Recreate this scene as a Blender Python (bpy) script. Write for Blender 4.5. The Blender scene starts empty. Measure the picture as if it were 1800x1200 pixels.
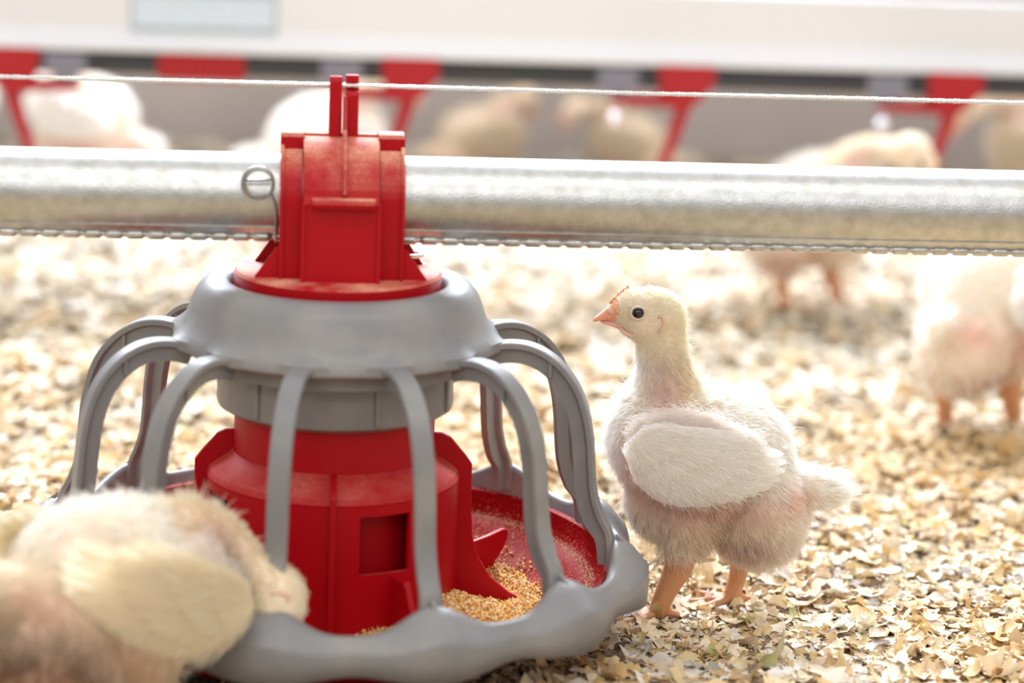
import bpy, math, random
import numpy as np
from mathutils import Vector, Matrix
random.seed(7)
rng = np.random.default_rng(11)
PI = math.pi
S = bpy.context.scene
COL = S.collection

# ------------------------------------------------------------------ camera
CAM_H, CAM_Y, TH, ROLL, FPX = 0.4786, -1.3892, 0.2206, 0.0378, 4600.0
_F = Vector((0, math.cos(TH), -math.sin(TH))); _U0 = Vector((0, math.sin(TH), math.cos(TH))); _R0 = Vector((1, 0, 0))
_R = _R0 * math.cos(ROLL) + _U0 * math.sin(ROLL)
_U = -_R0 * math.sin(ROLL) + _U0 * math.cos(ROLL)
cd = bpy.data.cameras.new('camera')
cam = bpy.data.objects.new('camera', cd); COL.objects.link(cam)
m3 = Matrix((_R, _U, -_F)).transposed()
cam.matrix_world = Matrix.Translation((0, CAM_Y, CAM_H)) @ m3.to_4x4()
cd.lens = FPX * 36.0 / 1800.0; cd.sensor_width = 36.0
cd.clip_start = 0.05; cd.clip_end = 60
cd.dof.use_dof = True; cd.dof.focus_distance = 1.475; cd.dof.aperture_fstop = 3.6; cd.dof.aperture_blades = 9
S.camera = cam

# ------------------------------------------------------------------ world and lamps
S.view_settings.view_transform = 'Standard'; S.view_settings.look = 'None'
S.view_settings.gamma = 1.0; S.view_settings.use_curve_mapping = False
S.view_settings.exposure = 0.70
w = bpy.data.worlds.new('world'); S.world = w; w.use_nodes = True
nt = w.node_tree; nt.nodes.clear()
out = nt.nodes.new('ShaderNodeOutputWorld'); bg = nt.nodes.new('ShaderNodeBackground')
tc = nt.nodes.new('ShaderNodeTexCoord'); sx = nt.nodes.new('ShaderNodeSeparateXYZ')
mr = nt.nodes.new('ShaderNodeMapRange'); mr.inputs['From Min'].default_value = -1; mr.inputs['From Max'].default_value = 1
cr = nt.nodes.new('ShaderNodeValToRGB')
els = cr.color_ramp.elements
els[0].position = 0.0; els[0].color = (0.40, 0.33, 0.25, 1)
els[1].position = 1.0; els[1].color = (1.0, 0.98, 0.96, 1)
for p, c in ((0.45, (0.40, 0.36, 0.30, 1)), (0.55, (0.62, 0.61, 0.60, 1)), (0.75, (0.95, 0.96, 1.0, 1))):
    e = els.new(p); e.color = c
nt.links.new(tc.outputs['Generated'], sx.inputs[0]); nt.links.new(sx.outputs['Z'], mr.inputs['Value'])
nt.links.new(mr.outputs[0], cr.inputs[0]); nt.links.new(cr.outputs[0], bg.inputs['Color'])
bg.inputs['Strength'].default_value = 0.72
nt.links.new(bg.outputs[0], out.inputs[0])

def area(name, loc, target, sx_, sy_, power, color):
    l = bpy.data.lights.new(name, 'AREA'); l.shape = 'RECTANGLE'; l.size = sx_; l.size_y = sy_; l.energy = power; l.color = color
    o = bpy.data.objects.new(name, l); COL.objects.link(o); o.location = loc
    o.rotation_euler = (Vector(target) - Vector(loc)).to_track_quat('-Z', 'Y').to_euler()
    o['kind'] = 'helper'
    return o
area('daylight_window', (-0.3, 2.9, 2.3), (0, 0.3, 0.1), 4.0, 1.3, 330, (0.78, 0.87, 1.0))
area('pipe_highlight_light', (0.3, -1.2, 2.6), (0, 0, 0.1), 2.6, 0.25, 9, (1.0, 0.97, 0.93))  # unseen strip lights, both added for highlight bands on the pipe
area('pipe_highlight_light', (0.0, -3.2, 2.2), (0, 0, 0.1), 3.0, 0.3, 12, (1.0, 0.98, 0.95))

# ------------------------------------------------------------------ helpers
def at(px, py, Y):
    d = _F + _R * ((px - 900) / FPX) + _U * ((600 - py) / FPX)
    t = (Y - CAM_Y) / d.y
    return Vector((0, CAM_Y, CAM_H)) + d * t

def mat(name, color, rough=0.5, metal=0.0, spec=0.5, sss=0.0, bump=None, var=None, attr=None, trans=0.0, coat=0.0):
    m = bpy.data.materials.new(name); m.use_nodes = True
    n = m.node_tree.nodes; L = m.node_tree.links; b = n['Principled BSDF']
    b.inputs['Base Color'].default_value = (*color, 1); b.inputs['Roughness'].default_value = rough
    b.inputs['Metallic'].default_value = metal; b.inputs['Specular IOR Level'].default_value = spec
    if coat: b.inputs['Coat Weight'].default_value = coat; b.inputs['Coat Roughness'].default_value = 0.25
    if sss:
        b.inputs['Subsurface Weight'].default_value = sss; b.inputs['Subsurface Radius'].default_value = (0.006, 0.003, 0.002)
        b.inputs['Subsurface Scale'].default_value = 1.0
    src = None
    if attr:
        a = n.new('ShaderNodeAttribute'); a.attribute_name = attr; src = a.outputs['Color']
        L.new(src, b.inputs['Base Color'])
    tcn = None
    if var or bump:
        tcn = n.new('ShaderNodeTexCoord')
    if var:   # (colour, scale, low, high, detail)
        c2, sc, lo, hi = var[:4]
        nz = n.new('ShaderNodeTexNoise'); nz.inputs['Scale'].default_value = sc; nz.inputs['Detail'].default_value = 6
        L.new(tcn.outputs['Object'], nz.inputs['Vector'])
        r = n.new('ShaderNodeMapRange'); r.inputs['From Min'].default_value = lo; r.inputs['From Max'].default_value = hi
        L.new(nz.outputs['Fac'], r.inputs['Value'])
        mx = n.new('ShaderNodeMix'); mx.data_type = 'RGBA'
        L.new(r.outputs[0], mx.inputs['Factor'])
        if src: L.new(src, mx.inputs['A'])
        else: mx.inputs['A'].default_value = (*color, 1)
        mx.inputs['B'].default_value = (*c2, 1)
        L.new(mx.outputs['Result'], b.inputs['Base Color'])
    if bump:  # (scale, strength, distance)
        nz = n.new('ShaderNodeTexNoise'); nz.inputs['Scale'].default_value = bump[0]; nz.inputs['Detail'].default_value = 4
        L.new(tcn.outputs['Object'], nz.inputs['Vector'])
        bp = n.new('ShaderNodeBump'); bp.inputs['Strength'].default_value = bump[1]; bp.inputs['Distance'].default_value = bump[2]
        L.new(nz.outputs['Fac'], bp.inputs['Height']); L.new(bp.outputs[0], b.inputs['Normal'])
    return m

def link(name, data, material=None, parent=None, smooth=True):
    o = bpy.data.objects.new(name, data); COL.objects.link(o)
    if material is not None:
        for mm in (material if isinstance(material, (list, tuple)) else [material]): data.materials.append(mm)
    if parent is not None: o.parent = parent
    if smooth and hasattr(data, 'polygons') and len(data.polygons):
        data.polygons.foreach_set('use_smooth', [True] * len(data.polygons))
    return o

def sharpen(me, deg):
    try: me.set_sharp_from_angle(angle=math.radians(deg))
    except Exception: pass

class MB:
    """collects shapes for ONE mesh"""
    def __init__(s): s.v = []; s.f = []
    def add(s, vs, fs):
        b = len(s.v); s.v += [tuple(p) for p in vs]; s.f += [tuple(b + i for i in f) for f in fs]; return s
    def box(s, c, d, M=None, bev=0.0):
        x, y, z = (q / 2 for q in d); c = Vector(c)
        if bev > 0:
            e = min(bev, x * .9, y * .9, z * .9)
            # chamfered box: 24 vertices
            P = []; idx = {}
            for i in (-1, 1):
                for j in (-1, 1):
                    for k in (-1, 1):
                        for ax in range(3):
                            q = [i * (x - e), j * (y - e), k * (z - e)]
                            q[ax] = (i * x, j * y, k * z)[ax]
                            idx[(i, j, k, ax)] = len(P); P.append(Vector(q))
            F = []
            for ax in range(3):
                o1, o2 = [a for a in range(3) if a != ax]
                for sg in (-1, 1):
                    loop = []
                    for (a, b2) in ((-1, -1), (1, -1), (1, 1), (-1, 1)):
                        t = [0, 0, 0]; t[ax] = sg; t[o1] = a; t[o2] = b2; loop.append(idx[(*t, ax)])
                    F.append(loop if (sg > 0) == (ax != 1) else loop[::-1])
            for ax in range(3):
                o1, o2 = [a for a in range(3) if a != ax]
                for a in (-1, 1):
                    for b2 in (-1, 1):
                        t0 = [0, 0, 0]; t0[ax] = -1; t0[o1] = a; t0[o2] = b2
                        t1 = list(t0); t1[ax] = 1
                        F.append([idx[(*t0, o1)], idx[(*t1, o1)], idx[(*t1, o2)], idx[(*t0, o2)]])
            for i in (-1, 1):
                for j in (-1, 1):
                    for k in (-1, 1): F.append([idx[(i, j, k, a)] for a in range(3)])
            vs = P
        else:
            vs = [Vector((i * x, j * y, k * z)) for i in (-1, 1) for j in (-1, 1) for k in (-1, 1)]
            F = [(0, 1, 3, 2), (4, 6, 7, 5), (0, 4, 5, 1), (2, 3, 7, 6), (0, 2, 6, 4), (1, 5, 7, 3)]
        vs = [c + v for v in vs]
        if M is not None: vs = [M @ v for v in vs]
        return s.add(vs, F)
    def prism(s, pts, a, b, frame):
        """polygon pts (p,q) extruded from a to b ; frame(p,q,t)->xyz"""
        n = len(pts)
        vs = [frame(p, q, a) for p, q in pts] + [frame(p, q, b) for p, q in pts]
        fs = [tuple(range(n))[::-1], tuple(range(n, 2 * n))] + [(i, (i + 1) % n, n + (i + 1) % n, n + i) for i in range(n)]
        return s.add(vs, fs)
    def tube(s, pts, r, n=8, caps=True, flat=1.0):
        pts = [Vector(p) for p in pts]; m = len(pts)
        rr = r if isinstance(r, (list, tuple)) else [r] * m
        T = [(pts[min(i + 1, m - 1)] - pts[max(i - 1, 0)]).normalized() for i in range(m)]
        up = Vector((0, 0, 1)) if abs(T[0].z) < .9 else Vector((1, 0, 0))
        N = (up - T[0] * up.dot(T[0])).normalized(); vs = []
        for i in range(m):
            N = (N - T[i] * N.dot(T[i])).normalized(); B = T[i].cross(N)
            for k in range(n):
                a = 2 * PI * k / n; vs.append(pts[i] + (N * math.cos(a) + B * math.sin(a) * flat) * rr[i])
        fs = [(i * n + k, i * n + (k + 1) % n, (i + 1) * n + (k + 1) % n, (i + 1) * n + k) for i in range(m - 1) for k in range(n)]
        if caps: fs += [tuple(range(n))[::-1], tuple(range((m - 1) * n, m * n))]
        return s.add(vs, fs)
    def ball(s, c, r, nu=12, nv=8, M=None):
        rx, ry, rz = r if isinstance(r, (tuple, list)) else (r, r, r); c = Vector(c); vs = []
        for j in range(1, nv):
            t = PI * j / nv
            for i in range(nu):
                a = 2 * PI * i / nu; vs.append(Vector((rx * math.sin(t) * math.cos(a), ry * math.sin(t) * math.sin(a), rz * math.cos(t))))
        vs += [Vector((0, 0, rz)), Vector((0, 0, -rz))]; T_, B_ = len(vs) - 2, len(vs) - 1
        fs = [(j * nu + i, (j + 1) * nu + i, (j + 1) * nu + (i + 1) % nu, j * nu + (i + 1) % nu) for j in range(nv - 2) for i in range(nu)]
        fs += [(T_, i, (i + 1) % nu) for i in range(nu)] + [(B_, (nv - 2) * nu + (i + 1) % nu, (nv - 2) * nu + i) for i in range(nu)]
        if M is not None: vs = [M @ v for v in vs]
        return s.add([c + v for v in vs], fs)
    def ring(s, fn, n=96, a0=0, a1=2 * PI, T=None):
        """closed loop section fn(a)->[(r,z)..] swept round the axis; angle 0 faces -Y"""
        full = abs(a1 - a0 - 2 * PI) < 1e-6; m = n if full else n + 1; vs = []; k = 0
        for i in range(m):
            a = a0 + (a1 - a0) * i / n; sec = fn(a); k = len(sec)
            for r, z in sec:
                p = Vector((r * math.sin(a), -r * math.cos(a), z)); vs.append(T @ p if T is not None else p)
        fs = []
        for i in range(n):
            j = (i + 1) % m
            for q in range(k):
                fs.append((i * k + q, j * k + q, j * k + (q + 1) % k, i * k + (q + 1) % k))
        if not full: fs += [tuple(range(k)), tuple(range((m - 1) * k, m * k))[::-1]]
        return s.add(vs, fs)
    def build(s, name, material, parent=None, smooth=True, sharp=32, bevel=0.0, subsurf=0):
        me = bpy.data.meshes.new(name); me.from_pydata([tuple(v) for v in s.v], [], s.f); me.update()
        import bmesh
        bm = bmesh.new(); bm.from_mesh(me); bmesh.ops.recalc_face_normals(bm, faces=bm.faces); bm.to_mesh(me); bm.free()
        o = link(name, me, material, parent, smooth)
        if smooth and sharp and not subsurf: sharpen(me, sharp)
        if bevel > 0:
            md = o.modifiers.new('soft', 'BEVEL'); md.width = bevel; md.segments = 2; md.limit_method = 'ANGLE'; md.angle_limit = math.radians(40)
            md.harden_normals = False
        if subsurf:
            md = o.modifiers.new('sub', 'SUBSURF'); md.levels = subsurf; md.render_levels = subsurf
        return o

def tag(o, label=None, cat=None, group=None, kind=None):
    if label: o['label'] = label
    if cat: o['category'] = cat
    if group: o['group'] = group
    if kind: o['kind'] = kind
    return o
def empty(name, loc=(0, 0, 0), rz=0.0):
    o = bpy.data.objects.new(name, None); COL.objects.link(o); o.location = loc; o.rotation_euler = (0, 0, rz); o.empty_display_size = .05
    return o
def copy_tree(o, parent=None):
    c = o.copy(); COL.objects.link(c)
    if parent is not None: c.parent = parent
    for ch in list(o.children): copy_tree(ch, c)
    return c

def np_mesh(name, V, F, material, parent=None, attr=None, smooth=False):
    """V (n,3), F (m,k) with constant k ; attr: dict name->(n,4) point colours"""
    me = bpy.data.meshes.new(name); n, m, k = len(V), len(F), F.shape[1]
    me.vertices.add(n); me.vertices.foreach_set('co', V.astype(np.float32).ravel())
    me.loops.add(m * k); me.loops.foreach_set('vertex_index', F.astype(np.int32).ravel())
    me.polygons.add(m); me.polygons.foreach_set('loop_start', np.arange(0, m * k, k, dtype=np.int32))
    try: me.polygons.foreach_set('loop_total', np.full(m, k, dtype=np.int32))
    except Exception: pass
    for an, arr in (attr or {}).items():
        A = me.attributes.new(an, 'FLOAT_COLOR', 'POINT'); A.data.foreach_set('color', arr.astype(np.float32).ravel())
    me.update(calc_edges=True); me.validate()
    return link(name, me, material, parent, smooth)

# smooth value noise in numpy
_perm = rng.random((64, 64))
def vnoise(x, y):
    xi = np.floor(x).astype(int); yi = np.floor(y).astype(int); fx_ = x - xi; fy_ = y - yi
    fx_ = fx_ * fx_ * (3 - 2 * fx_); fy_ = fy_ * fy_ * (3 - 2 * fy_)
    g = lambda a, b: _perm[a % 64, b % 64]
    return (g(xi, yi) * (1 - fx_) * (1 - fy_) + g(xi + 1, yi) * fx_ * (1 - fy_) + g(xi, yi + 1) * (1 - fx_) * fy_ + g(xi + 1, yi + 1) * fx_ * fy_)
def ground_h(x, y):
    calm = np.clip((np.hypot((x - .10) / 1.5, y - .05) - .05) / .15, 0.12, 1)
    return (0.014 * (vnoise(x * 9 + 3, y * 9) - .5) + 0.008 * (vnoise(x * 31, y * 31 + 7) - .5)) * calm - 0.003

# ------------------------------------------------------------------ materials
M_RED = mat('red_plastic', (0.40, 0.0006, 0.006), rough=0.45, spec=0.22, bump=(260, .05, .001))
M_RED_DUSTY = None
def dusty_red(name, amount, base=(0.40, 0.0006, 0.006), lo=.42, hi=.62, floor=.5):
    """feed dust settles on upward faces: mix by the surface normal and grain noise (object space)"""
    m = mat(name, base, rough=0.48, spec=0.2)
    n = m.node_tree.nodes; L = m.node_tree.links; b = n['Principled BSDF']
    g = n.new('ShaderNodeNewGeometry'); s_ = n.new('ShaderNodeSeparateXYZ'); L.new(g.outputs['True Normal'], s_.inputs[0])
    r1 = n.new('ShaderNodeMapRange'); r1.inputs['From Min'].default_value = 0.15; r1.inputs['From Max'].default_value = 0.95
    L.new(s_.outputs['Z'], r1.inputs['Value'])
    t = n.new('ShaderNodeTexCoord'); nz = n.new('ShaderNodeTexNoise'); nz.inputs['Scale'].default_value = 900; nz.inputs['Detail'].default_value = 3
    nz2 = n.new('ShaderNodeTexNoise'); nz2.inputs['Scale'].default_value = 45; nz2.inputs['Detail'].default_value = 4
    L.new(t.outputs['Object'], nz.inputs['Vector']); L.new(t.outputs['Object'], nz2.inputs['Vector'])
    r2 = n.new('ShaderNodeMapRange'); r2.inputs['From Min'].default_value = lo; r2.inputs['From Max'].default_value = hi
    L.new(nz.outputs['Fac'], r2.inputs['Value'])
    r3 = n.new('ShaderNodeMapRange'); r3.inputs['From Min'].default_value = 0.3; r3.inputs['From Max'].default_value = 0.65
    L.new(nz2.outputs['Fac'], r3.inputs['Value'])
    m1 = n.new('ShaderNodeMath'); m1.operation = 'MULTIPLY'; L.new(r1.outputs[0], m1.inputs[0]); L.new(r3.outputs[0], m1.inputs[1])
    m2 = n.new('ShaderNodeMath'); m2.operation = 'MULTIPLY'; m2.inputs[1].default_value = amount
    ma = n.new('ShaderNodeMath'); ma.operation = 'MULTIPLY_ADD'; ma.inputs[1].default_value = 1 - floor; ma.inputs[2].default_value = floor
    L.new(r2.outputs[0], ma.inputs[0]); m3_ = n.new('ShaderNodeMath'); m3_.operation = 'MULTIPLY'
    L.new(m1.outputs[0], m3_.inputs[0]); L.new(ma.outputs[0], m3_.inputs[1]); L.new(m3_.outputs[0], m2.inputs[0]); m2.use_clamp = True
    mx = n.new('ShaderNodeMix'); mx.data_type = 'RGBA'; mx.inputs['A'].default_value = (*base, 1); mx.inputs['B'].default_value = (0.80, 0.42, 0.27, 1)
    L.new(m2.outputs[0], mx.inputs['Factor']); L.new(mx.outputs['Result'], b.inputs['Base Color'])
    rr = n.new('ShaderNodeMapRange'); rr.inputs['To Min'].default_value = 0.4; rr.inputs['To Max'].default_value = 0.85
    L.new(m2.outputs[0], rr.inputs['Value']); L.new(rr.outputs[0], b.inputs['Roughness'])
    return m
M_RED_TOP = dusty_red('red_plastic_dusty', 1.15)
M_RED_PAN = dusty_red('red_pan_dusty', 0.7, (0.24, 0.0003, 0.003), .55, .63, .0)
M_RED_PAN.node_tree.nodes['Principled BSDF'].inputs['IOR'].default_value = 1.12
M_GREY = mat('grey_plastic', (0.20, 0.195, 0.195), rough=0.36, spec=0.5, var=((0.27, 0.255, 0.235), 30, .45, .75), bump=(420, .05, .001))
M_GALV = mat('galvanised_steel', (0.56, 0.56, 0.55), rough=0.33, metal=1.0, var=((0.44, 0.44, 0.41), 140, .35, .7), bump=(900, .22, .001))
M_WIRE = mat('bare_wire', (0.70, 0.69, 0.66), rough=0.4, metal=0.7)
M_ALU = mat('aluminium_rail', (0.78, 0.78, 0.79), rough=0.45, metal=0.35, spec=0.5, var=((0.72, 0.72, 0.74), 3, .4, .7))
M_BLACK = mat('black_plastic', (0.022, 0.022, 0.026), rough=0.45)
M_SADDLE = mat('grey_nipple_saddle', (0.20, 0.20, 0.25), rough=0.5)
M_RED_GATE = dusty_red('red_plastic_light_dust', 0.30)
M_RED2 = mat('red_clip_plastic', (0.38, 0.001, 0.008), rough=0.4)
M_STEEL = mat('whitened_steel', (0.95, 0.95, 1.0), rough=0.25, metal=0.35)
M_FEED = mat('feed_crumbs', (0.62, 0.36, 0.12), rough=0.85, attr='tint')
M_STICK = mat('label_film', (0.62, 0.70, 0.80), rough=0.3)
M_STICK2 = mat('label_border', (0.30, 0.37, 0.36), rough=0.5)
M_STICK3 = mat('label_print', (0.72, 0.80, 0.84), rough=0.4)
M_WALL = mat('concrete_wall', (0.50, 0.44, 0.405), rough=0.9, var=((0.36, 0.31, 0.28), 2.3, .35, .7), bump=(60, .3, .004))
M_WHITE = mat('white_paint', (0.8, 0.8, 0.78), rough=0.6)
M_FLOOR = mat('litter_bed', (0.38, 0.27, 0.14), rough=0.95, var=((0.20, 0.13, 0.07), 120, .45, .65), bump=(300, .9, .01))
M_FLAKE = mat('pine_shaving', (0.8, 0.62, 0.36), rough=0.6, spec=0.4, attr='tint')
n_ = M_FLAKE.node_tree.nodes; L_ = M_FLAKE.node_tree.links
tr_ = n_.new('ShaderNodeBsdfTranslucent'); mxs = n_.new('ShaderNodeMixShader'); mxs.inputs[0].default_value = 0.18
at_ = [x for x in n_ if x.type == 'ATTRIBUTE'][0]
L_.new(at_.outputs['Color'], tr_.inputs['Color']); L_.new(n_['Principled BSDF'].outputs[0], mxs.inputs[1]); L_.new(tr_.outputs[0], mxs.inputs[2])
L_.new(mxs.outputs[0], [x for x in n_ if x.type == 'OUTPUT_MATERIAL'][0].inputs['Surface'])

def hair_mat(name):
    m = bpy.data.materials.new(name); m.use_nodes = True; n = m.node_tree.nodes; L = m.node_tree.links; n.clear()
    o = n.new('ShaderNodeOutputMaterial'); a = n.new('ShaderNodeAttribute'); a.attribute_name = 'tint'
    d = n.new('ShaderNodeBsdfDiffuse'); t = n.new('ShaderNodeBsdfTranslucent'); mx = n.new('ShaderNodeMixShader'); mx.inputs[0].default_value = 0.52
    L.new(a.outputs['Color'], d.inputs[0]); L.new(a.outputs['Color'], t.inputs[0]); L.new(d.outputs[0], mx.inputs[1]); L.new(t.outputs[0], mx.inputs[2])
    L.new(mx.outputs[0], o.inputs[0]); return m
M_DOWN = hair_mat('chick_down')
M_SKIN = mat('chick_skin', (0.9, 0.7, 0.55), rough=0.55, attr='tint', sss=0.12, bump=(1100, .45, .001))
M_FEATHER = hair_mat('chick_feather')
M_BEAK = mat('beak_horn', (0.84, 0.36, 0.16), rough=0.42, sss=0.2, var=((0.82, 0.40, 0.26), 120, .4, .7))
M_BEAKP = mat('beak_pink', (0.80, 0.42, 0.36), rough=0.45, sss=0.2)
M_EYE = mat('eye_black', (0.006, 0.005, 0.005), rough=0.06, spec=0.7)
M_LID = mat('eyelid_skin', (0.80, 0.66, 0.50), rough=0.5, sss=0.2)
M_EAR = mat('ear_skin', (0.80, 0.50, 0.40), rough=0.5, sss=0.2)
M_CLAW = mat('claw_horn', (0.70, 0.50, 0.38), rough=0.4)

# ------------------------------------------------------------------ floor and wall
def build_floor():
    gx = np.linspace(-2.4, 2.4, 241); gy = np.linspace(-2.2, 2.6, 241)
    X, Y = np.meshgrid(gx, gy, indexing='ij'); Z = ground_h(X, Y)
    V = np.stack([X, Y, Z], -1).reshape(-1, 3); i, j = np.meshgrid(np.arange(240), np.arange(240), indexing='ij'); q = i * 241 + j
    F = np.stack([q, q + 241, q + 242, q + 1], -1).reshape(-1, 4)
    o = np_mesh('floor', V, F, M_FLOOR, smooth=True); tag(o, kind='structure')
build_floor()
PSI = 0.0936
DU = Vector((math.cos(PSI), math.sin(PSI), 0)); DV = Vector((math.sin(PSI), -math.cos(PSI), 0))   # along the pipe / toward the camera
def wall():
    mb = MB(); c = Vector((0, 1.80, 0)) + (-DV) * 0.05
    Mw = Matrix.Translation(c) @ Matrix.Rotation(0.07, 4, 'Z')
    mb.box((0, 0, .22), (5.2, .12, .60), Mw)
    tag(mb.build('wall_back', M_WALL, smooth=False), kind='structure')
    mb = MB(); mb.box((0, 0, .54), (5.2, .16, .05), Mw, bev=.006); tag(mb.build('trim_1', M_WHITE, smooth=False), kind='structure')
wall()

# ------------------------------------------------------------------ shavings
def shavings():
    def field(n, x0, x1, y0, y1, smin, smax, rg):
        x = rg.uniform(x0, x1, n); y = rg.uniform(y0, y1, n)
        keep = (np.hypot(x + .0954, y) > .115)
        return x[keep], y[keep], rg.uniform(smin, smax, keep.sum()) ** 1.0
    A = field(40000, -.50, .62, -.32, .55, .0028, .0080, rng); B = field(21000, -.95, 1.05, .50, 1.74, .0065, .013, rng)
    C = field(30000, -.45, .55, -.25, .35, .0010, .0026, rng)
    D = field(1500, -.45, .60, -.30, .50, .0080, .0125, rng)
    E = field(26000, -2.2, 2.2, -1.5, 1.74, .010, .017, rng); k_ = ~((E[0] > -.55) & (E[0] < .65) & (E[1] > -.32)) & ~((np.abs(E[0]) < .95) & (E[1] > .5)); E = [q[k_] for q in E]
    x, y, s = (np.concatenate([g[q] for g in (A, B, C, D, E)]) for q in range(3)); n = len(x)
    # flake grid 4 x 3 points, curled about one axis, ragged outline
    nu, nv = 6, 4
    u, v = np.meshgrid(np.linspace(-1, 1, nu), np.linspace(-1, 1, nv), indexing='ij'); u = u.ravel(); v = v.ravel()
    asp = rng.uniform(.22, .95, n)
    ends = 1 - rng.uniform(.0, .55, n)[:, None] * np.abs(u[None, :]) ** 2          # some chips taper to their ends
    U = u[None, :] * (1 + rng.normal(0, .13, (n, nu * nv))) + rng.normal(0, .05, (n, nu * nv))
    Vv = v[None, :] * asp[:, None] * ends * (1 + rng.normal(0, .16, (n, nu * nv))) + rng.normal(0, .10, n)[:, None] * U ** 2
    curl = rng.normal(-.02, .27, n) + np.where(rng.random(n) < .05, .8, 0); ripple = rng.normal(0, .08, n)
    P = np.stack([U * (1 - .25 * np.abs(curl[:, None]) * U ** 2), Vv, curl[:, None] * U ** 2 + rng.normal(0, .22, n)[:, None] * U * Vv + rng.normal(0, .30, n)[:, None] * Vv ** 2 + ripple[:, None] * np.sin(U * 7)], -1) * s[:, None, None]
    yaw = rng.uniform(0, 2 * PI, n); tilt = np.abs(rng.normal(0, .30, n)); tdir = rng.uniform(0, 2 * PI, n)
    def rot(ax, an):
        c, s_ = np.cos(an), np.sin(an); t = 1 - c; X, Y, Z = ax.T
        return np.stack([np.stack([t*X*X+c, t*X*Y-s_*Z, t*X*Z+s_*Y], -1), np.stack([t*X*Y+s_*Z, t*Y*Y+c, t*Y*Z-s_*X], -1), np.stack([t*X*Z-s_*Y, t*Y*Z+s_*X, t*Z*Z+c], -1)], -2)
    Rz = rot(np.tile([0, 0, 1.], (n, 1)), yaw); Rt = rot(np.stack([np.cos(tdir), np.sin(tdir), 0 * tdir], -1), tilt)
    P = np.einsum('nij,nkj->nki', np.einsum('nij,njk->nik', Rt, Rz), P)
    lift = rng.uniform(0.0, 1.0, n) ** 1.3 * .007 + np.sin(tilt) * s * .6 + .001
    nearh = np.clip((np.hypot((x - .10) / 1.5, y - .03) - .03) / .07, .35, 1); lift = lift * nearh
    z = ground_h(x, y) + lift
    P += np.stack([x, y, z], -1)[:, None, :]
    P[..., 2] = np.maximum(P[..., 2], -.006)
    pal = np.array([[.76, .65, .47], [.72, .55, .30], [.62, .42, .18], [.80, .74, .64], [.74, .58, .40], [.48, .31, .15], [.20, .13, .09], [.42, .38, .33], [.45, .42, .16]])
    pr = np.array([.24, .20, .14, .16, .13, .06, .035, .025, .01])
    # large soft patches of older, more golden litter
    ci = rng.choice(len(pal), n, p=pr / pr.sum())
    col = pal[ci] * rng.uniform(.85, 1.1, (n, 1))
    patch = np.clip((vnoise(x * 7 + 9, y * 7) - .50) * 3, 0, 1)[:, None]
    col = col * (1 - patch * .6) + np.array([.64, .41, .15]) * patch * .6
    far = (np.clip((y - .25) / .9, 0, 1) * .62)[:, None]; col = col * (1 - far) + np.array([.76, .71, .62]) * rng.uniform(.72, 1.08, (n, 1)) * far  # distant flakes tinted paler: grazing backlight put into their colour
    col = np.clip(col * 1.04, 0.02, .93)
    grain = 1 + .10 * np.sin(v[None, :] * rng.uniform(2, 6, n)[:, None] + rng.uniform(0, 6, n)[:, None]) + rng.normal(0, .03, (n, nu * nv))
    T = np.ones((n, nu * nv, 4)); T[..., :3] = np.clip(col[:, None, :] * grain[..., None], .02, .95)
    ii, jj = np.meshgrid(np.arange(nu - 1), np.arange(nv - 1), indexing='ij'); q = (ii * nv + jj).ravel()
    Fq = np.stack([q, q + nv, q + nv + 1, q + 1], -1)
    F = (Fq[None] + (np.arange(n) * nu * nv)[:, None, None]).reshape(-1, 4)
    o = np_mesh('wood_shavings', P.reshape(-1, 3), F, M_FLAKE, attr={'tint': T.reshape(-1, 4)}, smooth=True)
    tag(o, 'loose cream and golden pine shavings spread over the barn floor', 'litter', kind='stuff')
shavings()

# ------------------------------------------------------------------ feed pipe and hoist wire
FX = -0.0954; HP = 0.2434; RP = 0.0225
PIPE0 = Vector((FX, 0, HP))
def pipe():
    L = 1.6; mb = MB(); n = 64; seg = 2
    vs = []; fs = []
    for i, t in enumerate((-L, L)):
        for r in (RP, RP - .0012):
            for k in range(n):
                a = 2 * PI * k / n; vs.append(PIPE0 + DU * t + DV * (r * math.cos(a)) + Vector((0, 0, r * math.sin(a))))
    for k in range(n):
        k2 = (k + 1) % n
        fs += [(k, k2, 2 * n + k2, 2 * n + k), (n + k, 3 * n + k, 3 * n + k2, n + k2), (k, n + k, n + k2, k2), (2 * n + k, 2 * n + k2, 3 * n + k2, 3 * n + k)]
    mb.add(vs, fs)
    root = mb.build('feed_pipe', M_GALV)
    tag(root, 'galvanised steel feed pipe running across above the red and grey feeder', 'pipe')
    # crimped lock seam along the underside, facing the camera side
    sm = MB(); p = 0.0112; N = int(2.4 / p * 8); ang = math.radians(-66)
    pts = []; rad = []
    c0 = DV * ((RP + .0006) * math.cos(ang)) + Vector((0, 0, (RP + .0006) * math.sin(ang)))
    for i in range(N + 1):
        t = -1.2 + 2.4 * i / N; ph = (i % 8) / 8
        b = .0027 if .12 < ph < .80 else .0016
        pts.append(PIPE0 + DU * t + c0); rad.append(b)
    sm.tube(pts, rad, n=8)
    sm.build('lock_seam', M_GALV, root, sharp=0)
    sm = MB(); ang = math.radians(-40); c1 = DV * ((RP + .0002) * math.cos(ang)) + Vector((0, 0, (RP + .0002) * math.sin(ang)))
    sm.tube([PIPE0 + DU * t + c1 for t in (-1.5, 0, 1.5)], .0005, n=6); sm.build('seam_edge', M_GALV, root)
pipe()
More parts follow.
